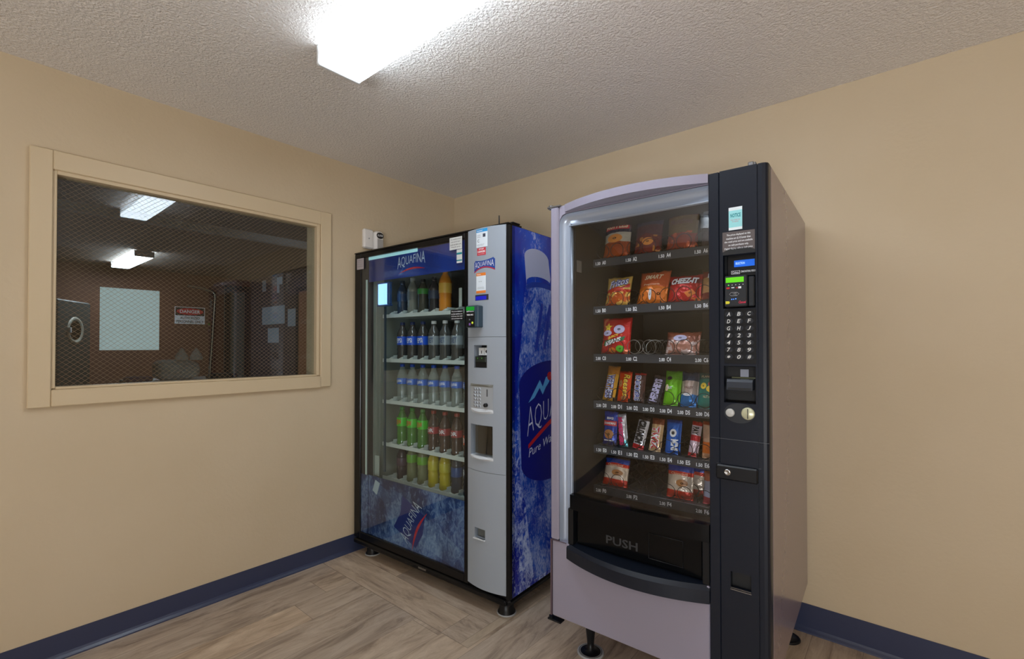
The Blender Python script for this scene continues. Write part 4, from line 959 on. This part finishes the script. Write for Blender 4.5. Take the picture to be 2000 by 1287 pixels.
# header and lower graphic behind the glass
M_head = splash_mat('header_print', srgb(8, 34, 110), srgb(16, 66, 168), srgb(90, 150, 220), lo=.62, hi=.95, scale=3, rough=.3)
MB().box(.1245, .014, 1.640, .9190, .018, 1.786).build('header_panel', M_head, bm)
MB().box(.1245, .010, 1.771, .56, .0135, 1.7885).build('header_lamp', mat('header_lamp', srgb(150, 220, 226), .4, emit=(.55, .82, .88, 1), es=.35), bm, 'pale cyan lit strip')
PH = front(.014)
wp2 = logo_warp(.39, .62, 1.698, 1.752, .06, .40)
MB().text('AQUAFINA', PH, .39, 0, .62, 1, .0010, -.005, 0, wp2).build('lettering', mat('header_letter', srgb(196, 210, 224), .4), bm, 'pale AQUAFINA lettering')
def swoosh(m, P_, u0, u1, v0, amp, th, tilt=0.0, n_=.0012):
    q = [(u0+(u1-u0)*k/16, v0+amp*math.sin(math.pi*k/16)+tilt*k/16) for k in range(17)]
    w_ = [th*math.sin(math.pi*(k+.5)/17) for k in range(17)]
    return m.add([P_(u, v, n_) for u, v in q]+[P_(u, v-w_[k], n_) for k, (u, v) in enumerate(q)], [[i, i+1, 18+i, 17+i] for i in range(16)])
swoosh(MB(), PH, .40, .62, 1.664, .020, .010, .012).build('red_swoosh', M_print_red, bm)
MB().text('AQUAFINA', PH, .68, 1.665, .86, 1.755, .0008, -.02).build('faint_lettering', mat('header_faint', srgb(20, 60, 140), .4), bm)
M_low = splash_mat('lower_print', srgb(10, 32, 82), srgb(22, 74, 144), srgb(136, 164, 200), lo=.47, hi=.82, scale=11, rough=.3, coat=0)
MB().box(.1245, .014, .143, .9190, .018, .490).build('lower_graphic', M_low, bm, 'dark blue icy water graphic')
MB().box(.0605, .0086, .143, .1240, .0115, .488).build('lower_graphic_edge', M_low, bm)
PL = front(.014)
# lying printed bottle, neck to the upper left
def rotp(pts, cu, cv, a): return [(cu+(x-cu)*math.cos(a)-(y-cv)*math.sin(a), cv+(x-cu)*math.sin(a)+(y-cv)*math.cos(a)) for x, y in pts]
A_ = math.radians(-22); CU, CV = .46, .32
bb = rotp([(.20, .355), (.27, .365), (.32, .40), (.38, .41), (.90, .41), (.90, .21), (.38, .21), (.32, .24), (.27, .285), (.20, .295)], CU, CV, A_)
bb = [(u, max(.145, min(.488, v))) for u, v in bb]
MB().flat(bb, PL, .0004).build('printed_bottle', splash_mat('lower_bottle_print', srgb(34, 62, 112), srgb(66, 104, 160), srgb(150, 176, 206), lo=.44, hi=.80, scale=11, rough=.3, coat=0), bm)
MB().flat(rotp([(.155, .290), (.155, .362), (.200, .365), (.200, .287)], CU, CV, A_), PL, .0008).build('printed_cap', mat('cap_print_pale', srgb(176, 196, 208), .4), bm)
lb = rotp([(.40, .41), (.60, .41), (.62, .31), (.60, .21), (.40, .21), (.42, .31)], CU, CV, A_)
MB().flat(lb, PL, .0008).build('printed_label', mat('lower_label', srgb(16, 40, 116), .3), bm)
wp3 = logo_warp(.0, 1.0, 0, .62, 0, .4)
def PLr(u, v, n):   # lettering reads up the lying bottle
    a = math.radians(62); uu, vv = (u-.5)*.25, (v-.45)*.10
    return (CU+.035+uu*math.cos(a)-vv*math.sin(a), .014-n, CV-.015+uu*math.sin(a)+vv*math.cos(a))
MB().text('AQUAFINA', PLr, 0, 0, 1, 1, .0012, -.01, 0, wp3).build('lettering', mat('header_letter', srgb(196, 210, 224), .4), bm, 'tilted pale AQUAFINA lettering')
swoosh(MB(), PLr, 0, 1, -.50, .28, .16).build('red_swoosh', M_print_red, bm)
# emissive blue-white box at the left, with its frame and rail
gp_ = MB().box(.200, .020, 1.500, .282, .038, 1.622, .004)
gp_.build('glow_box', mat('glow_box', srgb(150, 200, 250), .4, emit=(.30, .58, 1.0, 1), es=1.5), bm, 'glowing blue-white box')
MB().box(.194, .018, 1.622, .310, .044, 1.630, .002).box(.194, .018, 1.490, .310, .044, 1.499, .002).box(.284, .022, 1.500, .308, .040, 1.621, .002).build('picker_frame', mat('picker_blue', srgb(40, 76, 130), .35), bm)
MB().box(.226, .045, .52, .240, .053, 1.489).build('picker_rail', mat('picker_rail', srgb(64, 84, 100), .3, .5), bm)
# silver control panel, bowed forward
def bpan(z0, z1, m, x0=.949, x1=1.184, b=.030, n=16, yb=.045):
    pts = [(x1, yb), (x0, yb)]+[(x0+(x1-x0)*i/n, -.004-b*math.sin(math.pi*(.12+.78*i/n))+b*math.sin(math.pi*.12)) for i in range(n+1)]
    return pts
def ybow(x, x0=.949, x1=1.184, b=.030): 
    t_ = (x-x0)/(x1-x0); return -.004-b*math.sin(math.pi*(.12+.78*t_))+b*math.sin(math.pi*.12)
pm = MB()
N_ = 24
def bow_face(m, x0, x1, z0, z1, closed=True):
    k = max(1, int((x1-x0)/.235*N_)); xs = [x0+(x1-x0)*i/k for i in range(k+1)]
    pts = [(x1, .045), (x0, .045)]+[(x, ybow(x)) for x in xs]
    m.prism(pts, z0, z1, 'z')
openings = [(.352, .398, 1.006, 1.076), (.735, .885, .975, 1.118), (1.155, 1.262, 1.000, 1.086)]
segs = [(.118, .6665), (.6680, 1.3000), (1.3015, BZ1-.0085)]
for z0, z1 in segs:
    z = z0
    for ol, oh, xl, xh in openings:
        if ol > z0 and oh < z1:
            bow_face(pm, .949, 1.184, z, ol); bow_face(pm, .949, xl, ol, oh); bow_face(pm, xh, 1.184, ol, oh); z = oh
    bow_face(pm, .949, 1.184, z, z1)
pm.build('control_panel', M_bsil, bm)
MB().prism([(1.1845, .045), (1.1845, .0), (1.194, .003), (1.200, .010), (1.200, .045)], .100, BZ1-.0085, 'z').box(.949, .0455, .100, 1.184, .0495, BZ1-.0085).build('edge_stile', M_case, bm)
MB().box(.950, .004, .100, 1.183, .044, .117).build('panel_foot', M_case, bm)
for z in (.6672, 1.3007): MB().box(.950, .002, z-.0006, 1.183, .044, z+.0006).build('panel_seam', M_dark, bm)
pk = MB()
for ol, oh, xl, xh in openings:
    if oh < .5 or ol > 1: pk.box(xl, .040, ol, xh, .0449, oh)
pk.build('pocket_back', M_dark, bm)
PB = lambda u, v, n: (u, ybow(u)-n, v)
def dec(pts, n=.0005):
    """polygon that follows the bowed panel, cut in vertical strips"""
    return lambda m: m
def strip(m, u0, v0, u1, v1, n=.0006, k=6):
    xs = [u0+(u1-u0)*i/k for i in range(k+1)]
    return m.add([PB(x, v0, n) for x in xs]+[PB(x, v1, n) for x in xs], [[i, i+1, k+2+i, k+1+i] for i in range(k)])
strip(MB(), 1.018, 1.726, 1.090, 1.812).build('service_sticker', mat('sticker_paper', srgb(222, 232, 240), .5), bm, 'white sticker with a blue top')
strip(MB(), 1.018, 1.797, 1.090, 1.812, .0011).build('sticker_blue_band', mat('sticker_blue', srgb(40, 150, 214), .4), bm)
MB().text('Questions?', PB, 1.023, 1.800, 1.060, 1.8075, .0016, .02).build('sticker_title', M_print_white, bm)
MB().text('Call for\nservice', PB, 1.024, 1.772, 1.048, 1.786, .0011).text('machine number and\nlocation required', PB, 1.022, 1.731, 1.070, 1.741, .0011).text('C', PB, 1.026, 1.750, 1.039, 1.764, .0011, .02).build('sticker_lettering', M_print_grey, bm)
strip(MB(), 1.062, 1.772, 1.078, 1.788, .0011).build('sticker_picture', mat('sticker_dark', srgb(60, 66, 84), .5), bm)
strip(MB(), 1.024, 1.687, 1.080, 1.723).build('red_sticker', mat('red_sticker', srgb(206, 56, 70), .45), bm, 'red sticker')
MB().text('STOP', PB, 1.036, 1.713, 1.068, 1.720, .0011, .03).text('CASHLESS', PB, 1.028, 1.700, 1.076, 1.709, .0011, .04).text('payment accepted', PB, 1.032, 1.691, 1.072, 1.696, .0011).build('sticker_text', M_print_white, bm)
# logo plate
lgo = [(1.003, 1.600), (1.012, 1.672), (1.070, 1.664), (1.118, 1.682), (1.131, 1.614)]
def lw(u): t_ = (u-1.003)/(1.131-1.003)*2-1; return t_
m = MB(); k = 14; xs = [1.003+.128*i/k for i in range(k+1)]
top = [1.661+.010*lw(x)**2+.004*lw(x)-(.0 if abs(lw(x)) < .9 else .012) for x in xs]; bot = [1.626-.018*lw(x)**2+.003*lw(x) for x in xs]
m.add([PB(x, b_, .0007) for x, b_ in zip(xs, bot)]+[PB(x, t_, .0007) for x, t_ in zip(xs, top)], [[i, i+1, k+2+i, k+1+i] for i in range(k)])
m.build('logo_plate', mat('logo_blue', srgb(34, 70, 150), .35), bm)
MB().text('AQUAFINA', PB, 1.009, 0, 1.125, 1, .0013, -.01, 0, lambda u, v: (u, (1.632-.014*lw(u)**2+.003*lw(u))+v*(.024+.020*lw(u)**2))).build('lettering', M_print_white, bm, 'small white AQUAFINA lettering')
k = 14; m = MB(); m.add([PB(x, b_+.001, .0014) for x, b_ in zip(xs, bot)]+[PB(x, b_+.0055, .0014) for x, b_ in zip(xs, bot)], [[i, i+1, k+2+i, k+1+i] for i in range(k)]); m.build('red_swoosh', M_print_red, bm)
strip(MB(), 1.018, 1.508, 1.080, 1.604).build('instruction_sticker', mat('sticker_paper', srgb(222, 232, 240), .5), bm, 'white and orange sticker')
strip(strip(MB(), 1.018, 1.590, 1.080, 1.604, .0011), 1.018, 1.508, 1.080, 1.520, .0011).build('sticker_orange_band', mat('sticker_orange', srgb(230, 130, 50), .45), bm)
MB().text('Enjoy', PB, 1.024, 1.593, 1.050, 1.600, .0015, .02).build('sticker_title', M_print_white, bm)
MB().text('Tap to pay', PB, 1.034, 1.560, 1.056, 1.566, .0011).text('Insert money first\nthen make selection', PB, 1.026, 1.528, 1.072, 1.538, .0011).build('sticker_lettering', M_print_grey, bm)
strip(MB(), 1.010, 1.474, 1.096, 1.501, .0008).build('display_bezel', mat('display_bezel', srgb(42, 46, 60), .3), bm)
strip(MB(), 1.014, 1.476, 1.084, 1.494, .0014).build('blue_display', mat('blue_lcd_dark', srgb(20, 26, 130), .3, emit=srgb(16, 24, 190), es=.6), bm)
# card reader box
MB().box(.985, -.058, 1.345, 1.062, -.012, 1.448, .004).build('card_reader', mat('reader_slate', srgb(52, 72, 86), .35), bm)
PR = front(-.058)
MB().box(.988, -.0590, 1.425, 1.040, -.0582, 1.443).build('green_display', mat('green_lcd_dark', srgb(20, 130, 40), .3, emit=srgb(16, 150, 36), es=.35), bm)
MB().box(.986, -.0586, 1.348, 1.042, -.0581, 1.418).build('reader_face', M_black, bm)
MB().text('ePort', PR, .990, 1.4185, 1.036, 1.4245, .0010, .03).text('VISA MC', PR, .992, 1.4015, 1.034, 1.4085, .0012, .05).build('reader_lettering', M_print_white, bm)
MB().lathe([(0, -.0598), (.0055, -.0594), (.0055, -.0588)], 14, (1.028, 0, 1.367), 'y').build('yellow_mark', mat('yellow_lit', srgb(200, 214, 60), .4, emit=srgb(190, 210, 40), es=.4), bm)
MB().lathe([(0, -.0598), (.004, -.0594), (.004, -.0588)], 14, (1.010, 0, 1.382), 'y').build('grey_mark', M_print_grey, bm)
MB().box(1.006, -.0592, 1.355, 1.017, -.0588, 1.366).build('purple_mark', mat('purple_print', srgb(130, 90, 170), .4), bm)
# bill acceptor pocket
MB().box(1.012, -.022, 1.157, 1.084, .0395, 1.205, .002).build('bill_acceptor', M_black, bm)
MB().box(1.018, -.030, 1.182, 1.084, -.0225, 1.209, .002).build('bill_acceptor_lip', mat('dark_green_black', srgb(22, 34, 30), .3), bm)
MB().box(1.020, -.004, 1.214, 1.053, .001, 1.250).box(1.056, -.004, 1.214, 1.082, .001, 1.250).build('bill_guide', mat('guide_white', srgb(200, 204, 206), .45), bm)
for q in (1.034, 1.060): MB().box(q, -.0308, 1.198, q+.003, -.0302, 1.203).build('green_arrow', mat('green_arrow', srgb(80, 160, 60), .4, emit=srgb(60, 160, 40), es=.5), bm)
MB().box(1.035, -.0045, 1.222, 1.039, -.0041, 1.236).lathe([(.007, -.0045), (.007, -.0041)], 14, (1.069, 0, 1.232), 'y').build('guide_mark', M_print_black, bm)
# keypad area: shallow dish, keys, coin slot, knob
strip(MB(), .978, .962, 1.120, 1.066, .0008, 10).build('keypad_plate', mat('keypad_silver', srgb(172, 180, 188), .3, .3), bm)
e1 = MB(); xs = [.975+.147*i/12 for i in range(13)]
e1.add([PB(x, 1.066, .001) for x in xs]+[PB(x, 1.066+.010*math.sin(math.pi*i/12), .006) for i, x in enumerate(xs)]+[PB(x, 1.078, .0) for x in xs], [[i, i+1, 14+i, 13+i] for i in range(12)]+[[13+i, 14+i, 27+i, 26+i] for i in range(12)]).build('keypad_hood', mat('hood_grey', srgb(120, 120, 112), .4), bm)
e2 = MB(); e2.add([PB(x, .962, .001) for x in xs]+[PB(x, .955-.006*math.sin(math.pi*i/12), .010*math.sin(math.pi*i/12)) for i, x in enumerate(xs)]+[PB(x, .945-.006*math.sin(math.pi*i/12), .0) for i, x in enumerate(xs)], [[i, i+1, 14+i, 13+i] for i in range(12)]+[[13+i, 14+i, 27+i, 26+i] for i in range(12)]).build('keypad_ledge', mat('ledge_white', srgb(206, 212, 218), .35), bm)
kb = ['ABC', 'DEF', '123', '456', '789', '*0#']
for r_ in range(6):
    for q in range(3):
        kx, kz = 1.008+q*.0175, 1.054-r_*.0160
        ko = MB().lathe([(0, -.0045), (.0055, -.0042), (.0068, -.0028), (.0068, .001)], 12, (kx, ybow(kx), kz), 'y').build('key', mat('key_silver', srgb(186, 194, 204), .25, .5), bm)
        MB().text(kb[r_][q], lambda u, v, n, kx=kx: (u, ybow(kx)-.0045-n, v), kx-.0024, kz-.0034, kx+.0024, kz+.0034, .0004, .02).build('key_lettering', mat('key_ink', srgb(50, 56, 66), .5), ko)
MB().box(1.086, ybow(1.09)-.003, 1.022, 1.092, ybow(1.09)-.0012, 1.056, .0005).build('coin_slot', mat('slot_grey', srgb(70, 74, 80), .3, .5), bm)
MB().lathe([(0, -.016), (.008, -.015), (.0095, -.012), (.0095, 0)], 16, (1.084, ybow(1.084), .982), 'y').build('coin_return_knob', M_black, bm)
# delivery port: clear curved flap in a deep opening
dp = MB().box(.975, .0405, .735, 1.118, .0449, .885); dp.build('port_back', mat('port_back', srgb(92, 96, 96), .5), bm)
fl_ = [(1.000+.110*i/12, ybow(1.05)+.016-.010*math.sin(math.pi*i/12)) for i in range(13)]
m = MB(); m.add([(x, y, .748) for x, y in fl_]+[(x, y, .880) for x, y in fl_], [[i, i+1, 14+i, 13+i] for i in range(12)], True)
m.add([(x, y+.002, .748) for x, y in fl_]+[(x, y+.002, .880) for x, y in fl_], [[i, i+1, 14+i, 13+i] for i in range(12)], True); m.build('delivery_flap', glass_mat('smoked_flap', (.55, .56, .54, 1), .10, .05), bm, 'smoked clear flap')
m = MB(); xs = [.972+.150*i/12 for i in range(13)]
m.add([PB(x, .738, .001) for x in xs]+[PB(x, .733-.004*math.sin(math.pi*i/12), .012*math.sin(math.pi*i/12)) for i, x in enumerate(xs)]+[PB(x, .724-.004*math.sin(math.pi*i/12), .0) for i, x in enumerate(xs)]+[(x, .036, .7365) for x in xs], [[i, i+1, 14+i, 13+i] for i in range(12)]+[[13+i, 14+i, 27+i, 26+i] for i in range(12)]+[[i, i+1, 40+i, 39+i] for i in range(12)])
m.build('port_ledge', mat('ledge_white', srgb(206, 212, 218), .35), bm)
MB().box(1.094, -.0, .752, 1.096, .004, .876).build('flap_edge', M_steel, bm)
MB().box(1.004, -.030, .346, 1.078, -.015, .352, .002).build('cup_ledge', mat('ledge_white', srgb(206, 212, 218), .35), bm)
MB().box(1.012, .000, .356, 1.070, .004, .392).build('cup_flap', mat('cup_flap', srgb(96, 100, 98), .4), bm)
# stickers on the glass
def plate(nm, x0, z0, x1, z1, mt, lab=None, y=.0032): return MB().box(x0, y-.0004, z0, x1, y, z1).build(nm, mt, bm, lab)
M_wst = mat('sticker_white2', srgb(206, 208, 206), .5)
plate('glass_notice', .818, 1.742, .905, 1.804, M_wst, 'white notice with small black text', -.0004)
q = MB()
for k, ln in enumerate(('This machine accepts', 'cash and all major', 'credit and debit cards', 'Thank you')): q.text(ln, front(-.0008), .824+.004*(k % 2), 1.790-k*.013, .899-.006*(k % 2), 1.797-k*.013, .0004, .01)
q.build('notice_lettering', M_print_black, bm)
plate('teal_notice', .868, 1.672, .906, 1.740, M_wst, 'small white and teal sticker', -.0004)
MB().box(.869, -.0014, 1.714, .905, -.0009, 1.724).box(.869, -.0014, 1.682, .905, -.0009, 1.688).build('teal_bar', mat('teal_print', srgb(20, 130, 140), .5), bm)
plate('price_notice', .826, 1.386, .914, 1.440, M_black, 'black notice with white text', -.0004)
q = MB()
for k, ln in enumerate(('The prices displayed', 'on this machine are', '$.10 lower than retail', 'cash purchases only')): q.text(ln, front(-.0008), .832, 1.427-k*.012, .908, 1.4345-k*.012, .0004, .015)
q.build('notice_lettering', M_print_white, bm)
plate('corner_notice', .022, 1.722, .092, 1.788, mat('faded_pink_paper', srgb(176, 168, 172), .6), 'faded pale notice', -.0004)
q = MB()
for k, ln in enumerate(('WARNING do not', 'tip or rock', 'this vending', 'machine')): q.text(ln, front(-.0008), .030, 1.774-k*.012, .084, 1.780-k*.012, .0004, .01)
q.build('notice_lettering', M_print_grey, bm)
# hinge-side clips, aerial, feet
MB().tube([(1.060, .10, BZ1), (1.060, .10, BZ1+.012), (1.060, .10, BZ1+.075)], [.006, .004, .003], 8).build('aerial', M_black, bm)
for lx, ly in ((.10, .065), (1.135, .065), (.10, .72), (1.135, .72)):
    MB().lathe([(.040, 0), (.043, .003), (.042, .010), (.034, .016), (.034, .061)], 24, (lx, ly, 0)).build('foot', M_black, bm)
    if ly < .5: MB().lathe([(.0435, .0005), (.0465, .002), (.046, .005), (.0435, .007)], 28, (lx, ly, 0)).build('foot_rim', mat('pale_rim', srgb(176, 180, 184), .3), bm)
# shelves
shelf_z = [1.440, 1.172, .922, .664, .460]
LX = [.262+.0915*k for k in range(7)]
for zi, zc in enumerate(shelf_z):
    sh = MB().box(.1365, .105, zc-.012, .955, .112, zc+.010, .001).box(.1365, .112, zc-.006, .955, .66, zc-.001)
    so = sh.build('shelf', M_slat, bm)
    for x in LX+[LX[-1]+.0915]:
        xa = x-.046
        MB().prism([(xa-.020, zc+.0105), (xa+.012, zc+.0105), (xa+.012, zc+.022), (xa+.004, zc+.020)], .1055, .125, 'y').box(xa-.001, .125, zc-.0005, xa+.001, .6, zc+.030).build('lane_guide', M_slat, so)
def pusher(zi, k):
    x, z = LX[k], shelf_z[zi]
    MB().box(x-.012, .150, z+.0005, x+.030, .156, z+.0125, .002).box(x+.008, .157, z+.0005, x+.030, .165, z+.135, .003).build('lane_pusher', M_slat, bm, 'white L-shaped lane pusher')

# ------------------------------------------------------------------ bottles
def liquid(nm, col, rough=.12, tr=.0): return mat(nm, col, rough, 0, .6)
def bottle(label, zi, k, body_c, cap_c, label_c, txt=None, txt_c=None, h=.222, r=.0325, lz=(.092, .142), clear=False, name='soda_bottle', nm='', lcol2=None):
    x, z = LX[k], shelf_z[zi]
    p = BW_(x, .155, z+.0008)
    t_ = thing(name, label, 'bottle', p, BT, 'bottles in the drink machine')
    mname = 'pet_%s' % nm
    if clear:
        key = 'clearpet'
        if key not in _mc:
            m_, nt_, p_ = new_mat(key); p_.inputs['Base Color'].default_value = srgb(150, 164, 156); p_.inputs['Roughness'].default_value = .10; p_.inputs['Alpha'].default_value = .40; _mc[key] = m_
        bmat = _mc[key]
    else: bmat = mat('pet_%d_%d_%d' % tuple(int(v*999) for v in body_c[:3]), body_c, .14, 0, .6)
    s_ = h/.222
    prof_ = [(.016, .004), (.028, 0), (r, .010), (r, .020), (r-.0022, .030), (r, .040), (r-.0022, .052), (r, .064), (r-.002, .076), (r-.001, .088), (r-.0012, .145), (r, .150), (r-.002, .162), (r-.010, .182), (.0150, .198), (.0140, .206), (.0165, .2075), (.0165, .2095), (.0140, .2105)]
    MB().lathe([(a, b*s_) for a, b in prof_], 20).build('body', bmat, t_)
    MB().lathe([(.0148, .2108*s_), (.0148, .226*s_), (.0138, .2275*s_), (0, .2275*s_)], 18).build('cap', mat('cap_%d_%d_%d' % tuple(int(v*999) for v in cap_c[:3]), cap_c, .4), t_)
    MB().lathe([(r+.0004, lz[0]*s_), (r+.0007, (lz[0]+.002)*s_), (r+.0007, (lz[1]-.002)*s_), (r+.0004, lz[1]*s_)], 20).build('label', mat('lab_%d_%d_%d' % tuple(int(v*999) for v in label_c[:3]), label_c, .35), t_)
    if txt:
        R_ = r+.0012
        Pc = lambda u, v, n: (R_*math.sin(u/R_), -R_*math.cos(u/R_), v)
        zc = (lz[0]+lz[1])/2*s_; hh = (lz[1]-lz[0])*s_*.28
        MB().text(txt, Pc, -.022, zc-hh, .024, zc+hh, 0, .02, rot=.1).build('label_lettering', mat('ink_%d_%d_%d' % tuple(int(v*999) for v in txt_c[:3]), txt_c, .4), t_)
    return t_
ordn = ['leftmost', 'second from left', 'third from left', 'fourth from left', 'fifth from left', 'sixth from left', 'rightmost']
shn = ['top shelf', 'second shelf', 'third shelf', 'fourth shelf', 'bottom shelf']
W_ = c(232, 236, 238)
# top shelf
bottle('dark blue tinted bottle, leftmost on the top shelf of the drink machine', 0, 0, c(40, 54, 70), c(30, 40, 52), c(36, 60, 92), h=.205)
bottle('pale grey bottle beside the dark blue one on the top shelf', 0, 1, c(120, 124, 114), c(150, 156, 150), c(100, 106, 104), h=.215)
bottle('dark bottle with a green label band on the top shelf', 0, 2, c(60, 62, 54), c(20, 22, 24), c(40, 130, 50), h=.200, lz=(.13, .165))
bottle('black bottle left of the orange drink on the top shelf', 0, 3, c(40, 42, 46), c(24, 24, 28), c(50, 62, 84), h=.205)
bottle('tall orange juice drink bottle on the top shelf', 0, 4, c(206, 130, 40), c(180, 120, 30), c(214, 170, 70), h=.245, r=.036, name='juice_bottle', lz=(.10, .150))
pusher(0, 5); pusher(0, 6)
# second shelf
for k in range(3): bottle('dark drink bottle with a bright blue label, %s on the second shelf' % ordn[k], 1, k, c(62, 60, 58), c(20, 40, 90), c(24, 84, 206), 'PEPSI', W_)
for k in range(3, 6): bottle('dark drink bottle with white cap and grey label, %s on the second shelf' % ordn[k], 1, k, c(70, 70, 68), c(216, 222, 224), c(140, 150, 156), 'DIET', c(60, 80, 120))
pusher(1, 6)
for k in range(7): bottle('clear water bottle with blue cap and label, %s on the third shelf' % ordn[k], 2, k, W_, c(30, 70, 170), c(34, 96, 190), 'AQUAFINA', W_, clear=True, name='water_bottle', lz=(.108, .142))
for k in range(3): bottle('green soda bottle, %s on the fourth shelf' % ordn[k], 3, k, c(66, 122, 48), c(40, 130, 40), c(60, 190, 30), 'DEW', c(220, 30, 40), lz=(.115, .165))
for k in range(3, 6): bottle('dark cola bottle with a dull red label, %s on the fourth shelf' % ordn[k], 3, k, c(66, 50, 44), c(150, 50, 40), c(150, 44, 50), 'DR', W_, lz=(.10, .138))
bottle('dark bottle with an orange-red label, rightmost on the fourth shelf', 3, 6, c(64, 44, 38), c(190, 70, 40), c(216, 84, 44), 'CRUSH', W_, lz=(.07, .120))
bottle('dark purple bottle, leftmost on the bottom shelf', 4, 0, c(50, 42, 50), c(40, 40, 46), c(66, 46, 66), h=.20)
for k in range(1, 3): bottle('green labelled clear bottle, %s on the bottom shelf' % ordn[k], 4, k, c(110, 116, 84), c(70, 80, 40), c(96, 160, 40), h=.222, lz=(.115, .160))
for k in range(3, 5): bottle('yellow drink bottle, %s on the bottom shelf' % ordn[k], 4, k, c(176, 160, 30), c(120, 130, 60), c(186, 176, 50), h=.222, lz=(.10, .15))
bottle('dark blue soda bottle, sixth from left on the bottom shelf', 4, 5, c(44, 52, 66), c(30, 50, 90), c(30, 66, 120), h=.222)
bottle('dark blue bottle with white lettering, rightmost on the bottom shelf', 4, 6, c(38, 50, 66), c(34, 60, 110), c(20, 50, 84), 'BREW', W_, h=.222, lz=(.10, .16))
